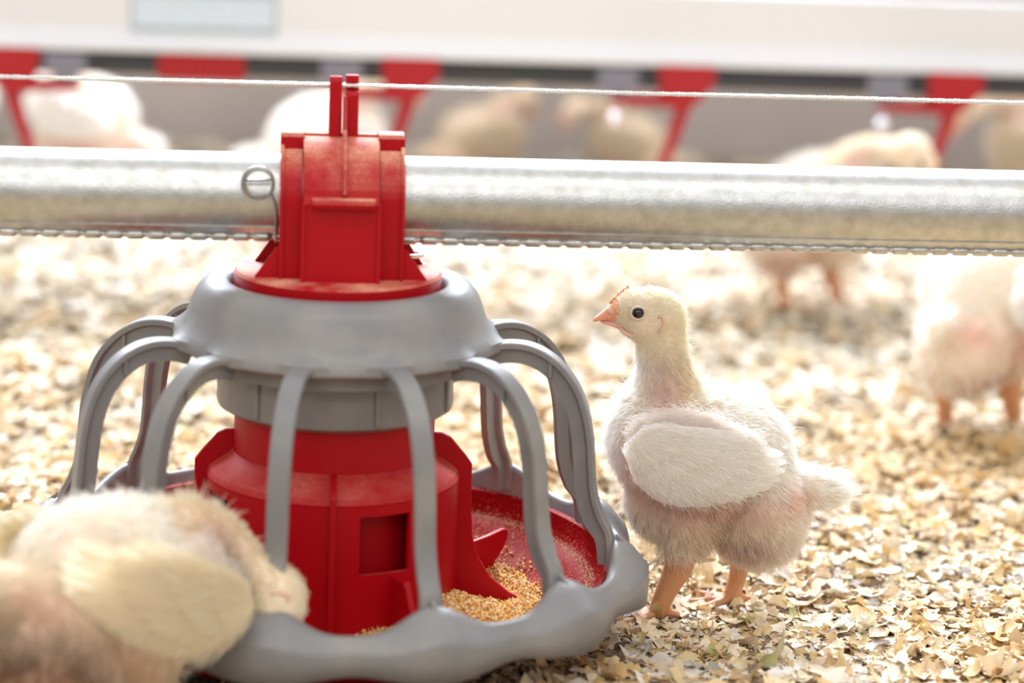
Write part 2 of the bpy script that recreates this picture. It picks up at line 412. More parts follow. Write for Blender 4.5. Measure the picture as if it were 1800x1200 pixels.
def hoist_wire():
    mb = MB(); r = .00095; pts = []
    z0 = 0.3032
    for strand in range(2):
        pts = []
        for i in range(0, 1200):
            t = -1.3 + 2.6 * i / 1199; a = t * 1100 + strand * PI
            pts.append(PIPE0 + DU * t + Vector((0, 0, z0 - HP)) + Vector((0, .0005 * math.cos(a), .0005 * math.sin(a))))
        mb.tube(pts, .00088, n=5)
    tag(mb.build('support_wire', M_WIRE, sharp=0), 'thin pale stranded wire stretched above the feed pipe', 'wire')
hoist_wire()

# ------------------------------------------------------------------ pan feeder
PH = -0.125; NB = 12
feeder = empty('pan_feeder', (0, 0, 0))
tag(feeder, 'round red pan feeder with grey barred grill clamped under the steel pipe', 'feeder')
TC = Matrix.Translation((FX, 0, 0))
TILT = TC @ Matrix.Translation((0, 0, .11)) @ Matrix.Rotation(math.radians(0.25), 4, 'X') @ Matrix.Translation((0, 0, -.11))
def legwave(a):          # 1 at a bar, 0 half way between
    return .5 + .5 * math.cos(NB * (a - PH))
# red pan
def pan():
    prof = [(.0, .0085), (.05, .0085), (.095, .009), (.112, .013), (.134, .0285), (.139, .0315), (.1455, .0325), (.149, .037), (.1515, .045), (.1545, .0458), (.156, .042), (.1535, .034), (.146, .026), (.130, .012), (.112, .003), (.10, .001), (.0, .001)]
    prof2 = [(max(r, .0004), z) for r, z in prof]
    mb = MB(); mb.ring(lambda a: prof2, 128, T=TILT)
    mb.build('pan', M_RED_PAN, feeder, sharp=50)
pan()
# grey rim
def rim_section(a):
    c = legwave(a); p = c ** 1.6
    zi = .0505 + .0125 * p; ri = .1590 - .0035 * p; ro = .1680 + .0075 * c ** .8; zo = zi - .004 - .008 * c
    zb = .0325 - .004 * c
    return [(ri, zi - .001), (ri + .0015, zi + .0008), (ri + .0045, zi + .0004), (ri + (ro - ri) * .55, zi * .62 + zo * .38 + .0012), (ro - .0022, zo + .0008), (ro - .0004, zo - .0004), (ro + .0006, zo - .0030), (ro + .0010, (zo + zb) / 2), (ro + .0006, zb), (ro - .0022, zb - .0002), (ro - .0024, zo - .005), (ri + .004, zi - .005), (ri, zi - .004)]
mb = MB(); mb.ring(rim_section, 12 * 20, T=TILT); mb.build('rim', M_GREY, feeder, sharp=0)
# inner skirt, deeper below each bar
def skirt(a):
    c = legwave(a); zi = .0505 + .0125 * c ** 1.6; ri = .1590 - .0035 * c ** 1.6; zb = zi - .0055 - .0125 * c ** .8
    return [(ri + .0016, zi - .001), (ri - .0002, zi - .001), (ri - .0022, zb), (ri - .0004, zb)]
mb = MB(); mb.ring(skirt, 240, T=TILT); mb.build('inner_skirt', M_GREY, feeder, sharp=30)
# grey dome
def dome_section(a):
    c = legwave(a) ** 3
    e = .0035 * c
    return [(.0577, .188), (.0579, .1955), (.0605, .1985), (.066, .1995), (.0715, .1975), (.0765, .1915), (.0795, .184), (.082, .1775), (.085 + e * .5, .173), (.088 + e, .1700), (.0885 + e, .1650), (.086 + e, .1632), (.080, .1640), (.0765, .1600), (.0765, .1545), (.0740, .1545), (.0735, .170), (.070, .186), (.063, .190)]
mb = MB(); mb.ring(dome_section, 144, T=TILT); mb.build('grill_dome', M_GREY, feeder, sharp=40)
# bars
BAR = [(.080, .1665), (.088, .1690), (.098, .1702), (.108, .1690), (.118, .1645), (.127, .1570), (.1345, .1465), (.1395, .1335), (.1425, .119), (.1440, .104), (.1452, .092), (.1472, .0835), (.1505, .0755), (.1545, .0680), (.1560, .060), (.1562, .049)]
def smooth_curve(P, n):
    P = [Vector((p[0], 0, p[1])) for p in P]; out = []
    for i in range(len(P) - 1):
        p0 = P[max(i - 1, 0)]; p1 = P[i]; p2 = P[i + 1]; p3 = P[min(i + 2, len(P) - 1)]
        for k in range(n):
            t = k / n
            out.append(.5 * ((2 * p1) + (p2 - p0) * t + (2 * p0 - 5 * p1 + 4 * p2 - p3) * t * t + (3 * p1 - p0 - 3 * p2 + p3) * t ** 3))
    out.append(P[-1]); return out
def bar(a):
    C = smooth_curve(BAR, 3); m = len(C); mb = MB(); vs = []; k = 12
    Rz = Matrix.Rotation(a, 4, 'Z')
    for i, p in enumerate(C):
        t = (C[min(i + 1, m - 1)] - C[max(i - 1, 0)]).normalized(); nrm = Vector((-t.z, 0, t.x))   # outward
        if nrm.x * 1 + nrm.z < 0: nrm = -nrm
        f = i / (m - 1)
        hw = .0056 + .0022 * max(0, 1 - f * 7) ** 1.5 + .0010 * max(0, (f - .85) / .15)
        dp = .0115 - .0035 * max(0, (f - .8) / .2)
        ww = .0024
        sec = [(-hw, -.0007), (-hw + .0008, 0), (hw - .0008, 0), (hw, -.0007), (hw, -.0030), (hw - .001, -.0036), (ww, -.0044), (ww, -dp), (-ww, -dp), (-ww, -.0044), (-hw + .001, -.0036), (-hw, -.0030)]
        for w_, d_ in sec:
            q = p + nrm * d_            # in the (r,z) plane
            v = Vector((w_, -q.x, q.z)); vs.append(TILT @ (Rz @ v))
    fs = [(i * k + j, i * k + (j + 1) % k, (i + 1) * k + (j + 1) % k, (i + 1) * k + j) for i in range(m - 1) for j in range(k)]
    fs += [tuple(range(k)), tuple(range((m - 1) * k, m * k))]
    mb.add(vs, fs)
    # small cross rib on the arch web
    p = C[12]; q = C[13]
    for s_ in (-1, 1):
        v = [Rz @ Vector((s_ * .0036, -p.x, p.z - .0085)), ]
        mb.box((0, 0, 0), (.0024, .0016, .0095), TILT @ Rz @ Matrix.Translation((s_ * .0032, -p.x, p.z - .0075)))
    # gusset on the rim
    mb.prism([(.157, .0600), (.1630, .0615), (.157, .0665)], -.0010, .0010, lambda r, z, t: TILT @ (Rz @ Vector((t, -r, z))))
    return mb.build('grill_bar', M_GREY, feeder, sharp=35)
for k in range(NB): bar(PH + k * PI / 6)
# collar ring under the dome
mb = MB()
mb.ring(lambda a: [(.0575, .175), (.0640, .175), (.0645, .1330), (.0638, .1300), (.0600, .1275), (.0565, .1275)], 96, T=TC)
for a in (-.62, .42, 1.25, 2.2, 3.3, 4.4):
    Rz = TC @ Matrix.Rotation(a, 4, 'Z'); mb.box((0, -.0650, .1495), (.0030, .0022, .036), Rz, bev=.0006)
mb.build('collar', M_GREY, feeder, sharp=35)
# red drop tube: inner cylinder, sloped shoulder, lower body with gates
def tube_body():
    mb = MB()
    mb.ring(lambda a: [(.0545, .190), (.0553, .020), (.0530, .020), (.0525, .190)], 96, T=TC)
    mb.build('drop_tube', M_RED, feeder, sharp=40)
    mb = MB()
    mb.ring(lambda a: [(.0552, .1035), (.0575, .1010), (.0680, .0935), (.0695, .0905), (.0690, .0875), (.0665, .0895), (.0552, .0985)], 96, T=TC)
    # shell grid with gates
    off = math.radians(4); zs = [.016, .052, .084, .0905]; ro, ri = .0693, .0668
    AA = []
    for q in range(4):
        for d in (0, 12, 18, 24, 30, 36, 42, 48, 60, 75): AA.append(off + math.radians(90 * q + d))
    nA = len(AA)
    def solid(i, j):
        d = (0, 12, 18, 24, 30, 36, 42, 48, 60, 75)[i % 10]
        return not (j == 1 and 12 <= d < 36)
    def Pt(i, r, z):
        a = AA[i % nA]; return TC @ Vector((r * math.sin(a), -r * math.cos(a), z))
    for i in range(nA):
        a0 = AA[i]; a1 = AA[(i + 1) % nA] + (2 * PI if i == nA - 1 else 0)
        sub = 3
        for j in range(3):
            if not solid(i, j): continue
            z0, z1 = zs[j], zs[j + 1]
            mb.ring(lambda a: [(ro, z0), (ro, z1), (ri, z1), (ri, z0)], sub, a0, a1, T=TC)
    mb.build('gate_ring', M_RED_GATE, feeder, sharp=35)
    # tall fins
    for q in range(4):
        a = off + q * PI / 2; Rz = TC @ Matrix.Rotation(a, 4, 'Z'); mb = MB()
        poly = [(.0545, .1135), (.0590, .1135), (.0640, .1110), (.0725, .1010), (.0760, .0960), (.0765, .070), (.0775, .055), (.0815, .042), (.0885, .031), (.099, .0225), (.109, .0175), (.109, .010), (.0545, .010)]
        if q in (0, 2): poly = [(.0545, .1045), (.0700, .0985), (.0735, .0950), (.0735, .020), (.074, .010), (.0545, .010)]
        th = .0016 if q in (0, 2) else .0019
        mb.prism(poly, -th, th, lambda r, z, t: Rz @ Vector((t, -r, z)))
        mb.build('gate_fin', M_RED, feeder, sharp=25, bevel=.0006)
        # low horn shaped foot fin
        a2 = a + math.radians(29 if q == 0 else 33); Rz2 = TC @ Matrix.Rotation(a2, 4, 'Z'); mb = MB()
        if q == 0: poly = [(.066, .050), (.082, .050), (.0845, .047), (.096, .020), (.094, .010), (.066, .010)]
        else: poly = [(.066, .036), (.078, .0340), (.090, .0345), (.106, .0370), (.118, .0400), (.121, .0385), (.1205, .034), (.117, .027), (.112, .021), (.110, .014), (.066, .010)]
        mb.prism(poly, -.0018, .0018, lambda r, z, t: Rz2 @ Vector((t, -r, z)))
        mb.build('foot_fin', M_RED, feeder, sharp=25, bevel=.0007)
tube_body()
# red cap plate + saddle over the pipe
def saddle():
    cap = MB(); cap.ring(lambda a: [(.0004, .2035), (.0548, .2035), (.0562, .2022), (.0562, .1925), (.0548, .1915), (.0004, .1915)], 96, T=TC)
    cap = cap.build('cap_plate', M_RED_TOP, feeder, sharp=30)
    fr = lambda v, z, u: PIPE0 + DU * u + DV * v + Vector((0, 0, z - HP))
    def strap(r_in, r_out, front, zb, u0, u1, mb, back=True):
        """inverted U over the pipe, from z=zb on both sides"""
        P = []
        P.append((front if front else r_out, zb))
        if front: P.append((front, HP + .002))
        for i in range(0, 25):
            a = PI * i / 24
            v = r_out * math.cos(a); z = HP + r_out * math.sin(a)
            if front and v > front: v = front
            P.append((v, z))
        P.append((-r_out, zb)); P.append((-r_in, zb))
        for i in range(24, -1, -1):
            a = PI * i / 24; P.append((r_in * math.cos(a), HP + r_in * math.sin(a)))
        P.append((r_in, zb))
        n = len(P); vs = [fr(v, z, u) for u in (u0, u1) for v, z in P]
        # quads between outer and inner paths
        fs = [(i, (i + 1) % n, n + (i + 1) % n, n + i) for i in range(n)]
        no = n // 2
        outer = list(range(0, n - 26)); inner = list(range(n - 1, n - 27, -1))
        # cap faces as strips by nearest index
        m_ = min(len(outer), len(inner))
        a_ = outer[-m_:] ; b_ = inner[-m_:]
        for i in range(m_ - 1):
            for o_ in (0, n): fs.append((a_[i] + o_, a_[i + 1] + o_, b_[i + 1] + o_, b_[i] + o_))
        for o_ in (0, n):
            rest = outer[:len(outer) - m_ + 1]
            if len(rest) > 1: fs.append(tuple(x + o_ for x in rest) + (b_[0] + o_,))
        mb.add(vs, fs)
    for u0, u1, l0, l1 in ((-.0318, -.0205, -.0322, -.0302), (.0205, .0333, .0318, .0337)):
        side = MB(); strap(RP + .0004, .0285, None, .2030, u0, u1, side); strap(RP + .0003, .0305, None, .2030, l0, l1, side)
        side.build('saddle_strap', M_RED_TOP, feeder, sharp=30)
    mid = MB(); strap(RP + .0004, .0335, None, .2030, -.0200, .0200, mid)
    mid.build('saddle_arch', M_RED_TOP, feeder, sharp=30)
    blk = MB()
    blk.prism([(.026, .2030), (.0375, .2030), (.0365, .2450), (.0330, .2490), (.026, .2490)], -.0198, .0200, fr)
    blk.prism([(.026, .203), (.0390, .203), (.0378, .245), (.026, .246)], -.0208, -.0188, fr)
    blk.prism([(.026, .203), (.0390, .203), (.0378, .245), (.026, .246)], .0190, .0210, fr)
    blk.build('front_block', M_RED, feeder, sharp=25)
    led = MB(); led.prism([(.030, .2445), (.0420, .2435), (.0428, .2460), (.0420, .2485), (.030, .2480)], -.0155, .0178, fr); led.build('ledge', M_RED_TOP, feeder, sharp=25, bevel=.0004)
    bar_ = MB()
    for u0, u1 in ((-.0322, -.0195), (.0195, .0337)):
        bar_.prism([(-.006, .2660), (.0075, .2660), (.0100, .2700), (.0100, .2765), (.0085, .2785), (-.006, .2785)], u0, u1, fr)
    bar_.prism([(-.005, .2745), (.004, .2745), (.004, .2778), (-.005, .2778)], -.0194, .0194, fr)
    bar_.build('hinge_bar', M_RED_TOP, feeder, sharp=25, bevel=.0005)
    rib = MB(); P = [(-.002, .300)]
    P = [(.0055, .2985), (.0110, .2810), (.0215, .2735), (.0315, .2630), (.0365, .2500), (.0350, .2485), (.0325, .2485), (.0270, .2600), (.0150, .2720), (.0, .2745), (-.001, .29)]
    rib.prism(P, .0006, .0028, fr); rib.build('centre_rib', M_RED_TOP, feeder, sharp=25, bevel=.0004)
    hk = MB()
    hk.prism([(-.004, .2745), (.0055, .2745), (.0055, .3060), (.0040, .3085), (.0010, .3085), (.0010, .2960), (-.004, .2960)], -.0068, .0000, fr)
    hk.prism([(-.008, .2745), (.0045, .2745), (.0045, .2985), (.0030, .3005), (.0005, .3005), (.0005, .2960), (-.0020, .2960), (-.0020, .3085), (-.0075, .3085)], .0018, .0088, fr)
    hk.build('wire_hook', M_RED, feeder, sharp=25, bevel=.0007)
    for sgn, u in ((-1, -.0318), (1, .0333)):
        for v in (.0300, -.0150):
            g = MB(); g.prism([(0, 0), (.0135, 0), (.002, .0165), (0, .0165)], -.0011, .0011, lambda p, q, t: fr(v - .004 + t, .2033 + q, u + sgn * p))
            g.build('gusset', M_RED, feeder, sharp=25)
    # pale clip tab at the rear of the plate
    cl = MB(); pts = [fr(-.020 + .006 * math.sin(a), .2085, .0400 + .0065 * math.cos(a)) for a in np.linspace(0, 2 * PI, 17)]
    cl.tube(pts, .0014, n=6, caps=False); cl.build('wire_clip', M_STEEL, feeder, sharp=0)
saddle()
# coiled spring ring on the pipe beside the saddle
def spring_ring():
    mb = MB(); pts = []
    c = PIPE0 + DU * (-.0435) + DV * .0255 + Vector((0, 0, .0105))
    for i in range(58):
        a = -.4 + i / 57 * 2 * PI * 1.75; r = .0078 + .0006 * math.sin(a * .5)
        pts.append(c + DU * r * math.cos(a) + Vector((0, 0, r * math.sin(a))) + DV * (.0018 * (i / 57 - .5)))
    e = pts[-1]
    pts += [PIPE0 + DU * (-.0360) + DV * .0258 + Vector((0, 0, .004)), PIPE0 + DU * (-.0342) + DV * .0247 + Vector((0, 0, -.004)), PIPE0 + DU * (-.0338) + DV * .0195 + Vector((0, 0, -.0165)), PIPE0 + DU * (-.0338) + DV * .010 + Vector((0, 0, -.0235))]
    mb.tube(pts, .00085, n=8)
    mb.tube([c + DU * -.0070 + Vector((0, 0, .0012)), c + DU * .0070 + Vector((0, 0, .0018))], .0007, n=6)
    tag(mb.build('spring_clip', mat('dull_spring_steel', (.36, .34, .33), rough=.35, metal=1.0), sharp=0), 'small coiled wire clip on the pipe beside the red saddle', 'clip')
spring_ring()
# feed in the pan
def feed():
    n = 26000; a = rng.uniform(0, 2 * PI, n); r = np.sqrt(rng.uniform(.058 ** 2, .128 ** 2, n))
    def hz(a, r):
        heap = np.exp(-((np.mod(a - 1.0 + PI, 2 * PI) - PI) / .75) ** 2)
        h = .010 + (.030 - .010) * np.clip((.122 - r) / .055, 0, 1) * heap + .010 * np.exp(-((np.mod(a - 1.9 + PI, 2 * PI) - PI) / .45) ** 2) * np.exp(-((r - .112) / .014) ** 2)
        floor_ = np.where(r < .112, .009 + np.maximum(0, r - .095) * .23, .013 + (r - .112) * .70)
        h = h + .0045 * np.sin(a * 5 + 1) * heap + .004 * (vnoise(a * 9, r * 300) - .5)
        return np.maximum(h, floor_ + .0002), floor_
    h, fl = hz(a, r)
    sparse = (h - fl) < .0006
    keep = (~sparse) | (rng.random(n) < .12); a, r, h = a[keep], r[keep], h[keep]; n = len(a)
    x = r * np.sin(a); y = -r * np.cos(a)
    s = rng.uniform(.0005, .0013, n)
    base = np.array([[1, 1, 1], [1, -1, -1], [-1, 1, -1], [-1, -1, 1]], float)
    oct_ = np.array([[1, 0, 0], [-1, 0, 0], [0, 1, 0], [0, -1, 0], [0, 0, 1], [0, 0, -1]], float)
    P = oct_[None] * s[:, None, None] * rng.uniform(.6, 1.3, (n, 6, 1)) + rng.normal(0, .0001, (n, 6, 3))
    P += np.stack([x, y, h + rng.uniform(0, .0012, n)], -1)[:, None, :]
    F0 = np.array([[0, 2, 4], [2, 1, 4], [1, 3, 4], [3, 0, 4], [2, 0, 5], [1, 2, 5], [3, 1, 5], [0, 3, 5]])
    F = (F0[None] + (np.arange(n) * 6)[:, None, None]).reshape(-1, 3)
    pal = np.array([[.70, .40, .13], [.78, .50, .20], [.60, .30, .10], [.85, .62, .33], [.80, .42, .05]])
    c = pal[rng.integers(0, 5, n)]; T = np.ones((n, 6, 4)); T[..., :3] = c[:, None]
    m = 16000; a2 = rng.uniform(-1.2, 3.4, m); r2 = np.clip(rng.normal(.122, .012, m), .098, .1485)
    ledge = rng.random(m) < .30; r2 = np.where(ledge, rng.uniform(.1405, .1465, m), r2)
    dens_ = vnoise(a2 * 6 + 20, r2 * 160) + .25 * ledge; k2 = dens_ > rng.uniform(.25, .75, m); a2, r2 = a2[k2], r2[k2]; m = len(a2)
    z2 = np.interp(r2, [.095, .112, .134, .139, .1455, .149], [.009, .013, .0285, .0315, .0325, .037]) + .0002
    G = oct_[None] * rng.uniform(.00018, .00042, m)[:, None, None] + np.stack([r2 * np.sin(a2), -r2 * np.cos(a2), z2], -1)[:, None, :]
    P = np.concatenate([P, G]); F = np.concatenate([F, (F0[None] + ((np.arange(m) + n) * 6)[:, None, None]).reshape(-1, 3)])
    TG = np.ones((m, 6, 4)); TG[..., :3] = np.array([.82, .50, .30]); T = np.concatenate([T, TG]); n = n + m
    # heaped surface under the crumbs
    gr = np.linspace(.056, .130, 30); ga = np.linspace(-.5, 3.0, 90); A_, R_ = np.meshgrid(ga, gr, indexing='ij'); H_, FL_ = hz(A_, R_)
    H_ = np.where(H_ - FL_ < .0008, FL_ - .003, H_)
    V2 = np.stack([R_ * np.sin(A_), -R_ * np.cos(A_), H_], -1).reshape(-1, 3)
    i, j = np.meshgrid(np.arange(89), np.arange(29), indexing='ij'); q = (i * 30 + j).ravel(); b = n * 6
    F2 = np.concatenate([np.stack([q, q + 30, q + 31], -1), np.stack([q, q + 31, q + 1], -1)]) + b
    V = np.concatenate([P.reshape(-1, 3), V2]); V = V @ np.array(TILT.to_3x3()).T + np.array(TILT.translation)
    T2 = np.ones((len(V2), 4)); T2[:, :3] = (.62, .36, .13)
    o = np_mesh('feed', V, np.concatenate([F, F2]), M_FEED, attr={'tint': np.concatenate([T.reshape(-1, 4), T2])})
    tag(o, 'golden brown crumbled feed heaped in the red pan', 'feed', kind='stuff')
feed()

# ------------------------------------------------------------------ drinking line behind
NY = 1.0
NL0 = Vector((0, NY, 0))
def nl(u, v, z): return NL0 + DU * u + DV * v + Vector((0, 0, z))
def u_of(px, py=130):
    lo, hi = -2.0, 2.0
    for _ in range(50):
        m_ = (lo + hi) / 2; p = nl(m_, 0, .2) - Vector((0, CAM_Y, CAM_H))
        x = 900 + FPX * p.dot(_R) / p.dot(_F)
        if x < px: lo = m_
        else: hi = m_
    return (lo + hi) / 2
ZT = .206
def rail():
    mb = MB(); P = [(-.020, ZT + .001), (.024, ZT + .001), (.0255, ZT + .004), (.013, ZT + .0170), (.0105, ZT + .0190), (.0085, ZT + .0630), (.0065, ZT + .0665), (.002, ZT + .0665), (.002, ZT + .022), (-.012, ZT + .0175)]
    mb.prism(P, -1.5, 1.5, lambda p, q, t: nl(t, p, q))
    o = mb.build('aluminium_rail', M_ALU, sharp=20, bevel=.0008)
    tag(o, 'white aluminium profile rail of the drinking line across the top', 'rail')
    b = MB(); u0, u1 = u_of(230), u_of(486)
    b.box((0, 0, 0), (1, 1, 1), Matrix(((DU.x * (u1 - u0), DV.x * .0010, 0, 0), (DU.y * (u1 - u0), DV.y * .0010, 0, 0), (0, 0, .0300, 0), (0, 0, 0, 1))).copy() if False else None) if False else None
    lab = MB(); lab.prism([(.0102, ZT + .0200), (.0114, ZT + .0200), (.0099, ZT + .0540), (.0089, ZT + .0540)], u0, u1, lambda p, q, t: nl(t, p, q))
    lab = lab.build('label_plate', M_STICK, smooth=False)
    tag(lab, 'pale blue oblong label stuck on the white drinking line rail', 'label')
    brd = MB()
    for (a_, b_, z0, z1) in ((u0, u1, ZT + .0196, ZT + .0225), (u0, u0 + .0022, ZT + .0200, ZT + .054), (u1 - .0022, u1, ZT + .0200, ZT + .054), (u0, u1, ZT + .0520, ZT + .0540)):
        brd.prism([(.0108, z0), (.0118, z0), (.0118 - (z1 - z0) * .04, z1), (.0108 - (z1 - z0) * .04, z1)], a_, b_, lambda p, q, t: nl(t, p, q))
    brd.build('border', M_STICK2, lab, smooth=False)
    lt = MB()
    for (cu, rr) in ((.105, .0085), (.39, .0075), (.58, .0085), (.95, .006)):
        cc = u0 + (u1 - u0) * cu
        if cu > .9: cc -= .004
        lt.tube([nl(cc + rr * math.cos(a), .0112, ZT + .0385 + rr * math.sin(a)) for a in np.linspace(0, 2 * PI, 21)], .0012, n=6, caps=False)
    for cu in (.22, .30, .48, .70, .80):
        cc = u0 + (u1 - u0) * cu
        lt.tube([nl(cc, .0114, ZT + .0315), nl(cc, .0108, ZT + .0455)], .0011, n=6)
        lt.tube([nl(cc - .005, .0108, ZT + .0455), nl(cc + .005, .0108, ZT + .0455)], .0011, n=6)
    lt.build('lettering', M_STICK3, lab)
rail()
def water_line():
    mb = MB(); mb.tube([nl(-1.5, .011, ZT - .0100), nl(0, .011, ZT - .0100), nl(1.5, .011, ZT - .0100)], .0108, n=24)
    root = mb.build('water_pipe', M_BLACK); tag(root, 'black water pipe under the white rail, behind the feed pipe', 'pipe')
    c = MB(); uc = u_of(355)
    c.prism([(-.004, ZT - .0235), (.0215, ZT - .0235), (.0240, ZT - .014), (.0240, ZT - .001), (.020, ZT + .0005), (-.004, ZT + .0005)], uc - .039, uc + .039, lambda p, q, t: nl(t, p, q))
    for k in range(9):
        uu = uc - .035 + k * .00875
        c.prism([(.018, ZT - .022), (.0258, ZT - .020), (.0258, ZT - .001), (.018, ZT + .000)], uu - .0013, uu + .0013, lambda p, q, t: nl(t, p, q))
    c = c.build('pipe_coupler', M_RED2, sharp=25, bevel=.0006)
    tag(c, 'ribbed oblong red coupler clipped round the black water pipe', 'clip')
water_line()
def nipple(px, label, hidden=False):
    u = u_of(px, 115)
    root = empty('drinking_nipple', nl(u, .011, ZT - .0100), PSI)
    tag(root, label, 'drinker', 'drinking nipples on the water pipe')
    W = lambda p: (p[0], -p[1], p[2])
    s = MB(); s.prism([(-.010, -.010), (.0095, -.010), (.0112, -.004), (.0112, .008), (-.010, .008)], -.0185, .0185, lambda p, q, t: Vector((t, -p, q)))
    s.prism([(-.007, -.017), (.0085, -.017), (.0095, -.009), (-.007, -.009)], -.011, .011, lambda p, q, t: Vector((t, -p, q)))
    s.build('nipple_saddle', M_SADDLE, root, sharp=25, bevel=.0008)
    b = MB(); b.tube([(0, 0, -.015), (0, 0, -.0225), (0, 0, -.026)], [.0052, .0050, .0036], n=16); b.build('valve_body', M_RED2, root)
    p = MB(); p.tube([(0, 0, -.024), (0, 0, -.0365)], .0013, n=10); p.ball((0, 0, -.0400), .0062, 16, 12); p.build('pin_glint_ball', M_STEEL, root, sharp=0)  # tip ball enlarged and whitened to stand in for a blurred glint
    return root
nipple(118, 'drinking nipple at the far left, in front of the tallest background chick')
nipple(600, 'drinking nipple behind the hook of the red feeder saddle')
nipple(1082, 'drinking nipple hanging above the standing chick, against the bare wall')
nipple(1552, 'drinking nipple above the chick whose orange legs show below the pipe')
def bracket(px, side, label):
    u = u_of(px, 115); root = empty('cup_bracket', nl(u, .011, ZT - .0100), PSI); tag(root, label, 'bracket', 'red drip cup brackets on the water pipe')
    fr = lambda p, q, t: Vector((p, -t, q))
    m_ = MB(); sgn = side
    P = [(-.0265, .013), (.0265, .013), (.0275, -.004), (.014, -.020), (.004, -.0275), (-.0185, -.0275), (-.0235, -.010)]
    m_.prism([(p * sgn, q) for p, q in P], -.011, .0145, fr); m_.build('clamp', M_RED2, root, sharp=25, bevel=.0015)
    a = MB(); a.prism([(p * sgn, q) for p, q in ((-.015, -.016), (-.048, -.0165), (-.056, -.019), (-.062, -.019), (-.062, -.0255), (-.048, -.0265), (-.015, -.0275))], -.003, .008, fr); a.build('arm', M_RED2, root, sharp=25, bevel=.001)
    st = MB(); st.tube([Vector((.001 * sgn, -.003, -.024)), Vector((-.008 * sgn, -.004, -.055)), Vector((-.018 * sgn, -.004, -.085)), Vector((-.030 * sgn, -.004, -.112))], [.0075, .0058, .0050, .0050], n=12, flat=.7); st.build('stem', M_RED2, root)
    cc = Vector((-.055 * sgn, 0, 0)); cup = MB(); sec = [(.0004, -.118), (.020, -.117), (.027, -.108), (.0295, -.098), (.028, -.098), (.0255, -.107), (.0185, -.1145), (.0004, -.1155)]
    cup.ring(lambda a: sec, 32, T=Matrix.Translation(cc)); cup.build('drip_cup', M_RED2, root, sharp=40)
    return root
bracket(22, -1, 'red cup bracket at the left end, arm reaching right to its nipple')
bracket(718, 1, 'red cup bracket just right of the feeder saddle hook')
bracket(1200, 1, 'red cup bracket above the standing chick, against the bare wall')
bracket(1668, 1, 'red cup bracket nearest the right edge of the picture')

# ------------------------------------------------------------------ chicks
UNIT = .000327
def P_(px, py, lat=0.0):
    """chick units: photo-like side view, feet at (1215,1088), turned upright; forward = +X of the bird"""
    dx = px - 1215; dy = 1088 - py
    f = -(dx * math.cos(ROLL) - dy * math.sin(ROLL)); u = (dx * math.sin(ROLL) + dy * math.cos(ROLL)) * 1.004
    return Vector((f * UNIT, lat * UNIT, u * UNIT))

def ell_verts(c, r, rot=None, nu=28, nv=18):
    m = MB(); m.ball(c, tuple(q * UNIT for q in r), nu, nv, M=rot); return m
def capsule(mb, p, q, r0, r1, n=14, m=5):
    p, q = Vector(p), Vector(q); r0 *= UNIT; r1 *= UNIT
    pts, rr = [], []; d = (q - p); L = d.length; d.normalize()
    for k in range(m): a = PI / 2 * (1 - k / m); pts.append(p - d * r0 * math.sin(a)); rr.append(max(r0 * math.cos(a), 1e-5))
    for k in range(5): t = k / 4; pts.append(p + d * L * t); rr.append(r0 + (r1 - r0) * t)
    for k in range(1, m + 1): a = PI / 2 * k / m; pts.append(q + d * r1 * math.sin(a)); rr.append(max(r1 * math.cos(a), 1e-5))
    mb.tube(pts, rr, n=n)
def blend_mesh(mb, voxel, smooth_it):
    me = bpy.data.meshes.new('t'); me.from_pydata([tuple(v) for v in mb.v], [], mb.f); me.update()
    o = bpy.data.objects.new('t', me); COL.objects.link(o)
    r = o.modifiers.new('r', 'REMESH'); r.mode = 'VOXEL'; r.voxel_size = voxel; r.use_smooth_shade = True
    s_ = o.modifiers.new('s', 'SMOOTH'); s_.factor = .5; s_.iterations = smooth_it
    dg = bpy.context.evaluated_depsgraph_get(); ev = o.evaluated_get(dg); m2 = bpy.data.meshes.new_from_object(ev)
    bpy.data.objects.remove(o); bpy.data.meshes.remove(me)
    return m2
def mesh_arrays(me):
    me.calc_loop_triangles(); n = len(me.vertices)
    V = np.empty(n * 3, np.float32); me.vertices.foreach_get('co', V); V = V.reshape(-1, 3)
    T = np.empty(len(me.loop_triangles) * 3, np.int32); me.loop_triangles.foreach_get('vertices', T); return V.astype(float), T.reshape(-1, 3)

def head_xf(pose):
    """rigid move of the head (about its centre) for the pose"""
    return pose['head']
def sm(x, a, b):
    t = np.clip((x - a) / (b - a), 0, 1); return t * t * (3 - 2 * t)

def skin_color(V, org, kind):
    """true skin colours by place on the bird, in template units"""
    F, L, U = org[:, 0] / UNIT, org[:, 1] / UNIT, org[:, 2] / UNIT
    n = len(V); C = np.tile(np.array([.90, .74, .58]), (n, 1))
    leg = np.array([.58, .27, .12]); k = (1 - sm(U, 112, 150))[:, None]
    C = C * (1 - k) + leg * k
    pink = np.array([.80, .52, .44])
    b = (np.exp(-(((F + 20) / 120) ** 2 + ((U - 190) / 60) ** 2)))[:, None] * .7; C = C * (1 - b) + pink * b
    b = (np.exp(-(((F - 68) / 30) ** 2 + ((U - 405) / 55) ** 2)))[:, None] * .8; C = C * (1 - b) + np.array([.66, .42, .38]) * b
    b = (np.exp(-(((F + 170) / 32) ** 2 + ((U - 225) / 30) ** 2)))[:, None] * .6; C = C * (1 - b) + np.array([.88, .52, .44]) * b
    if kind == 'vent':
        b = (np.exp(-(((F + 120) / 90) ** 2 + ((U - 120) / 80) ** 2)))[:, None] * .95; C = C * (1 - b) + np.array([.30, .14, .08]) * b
    return C
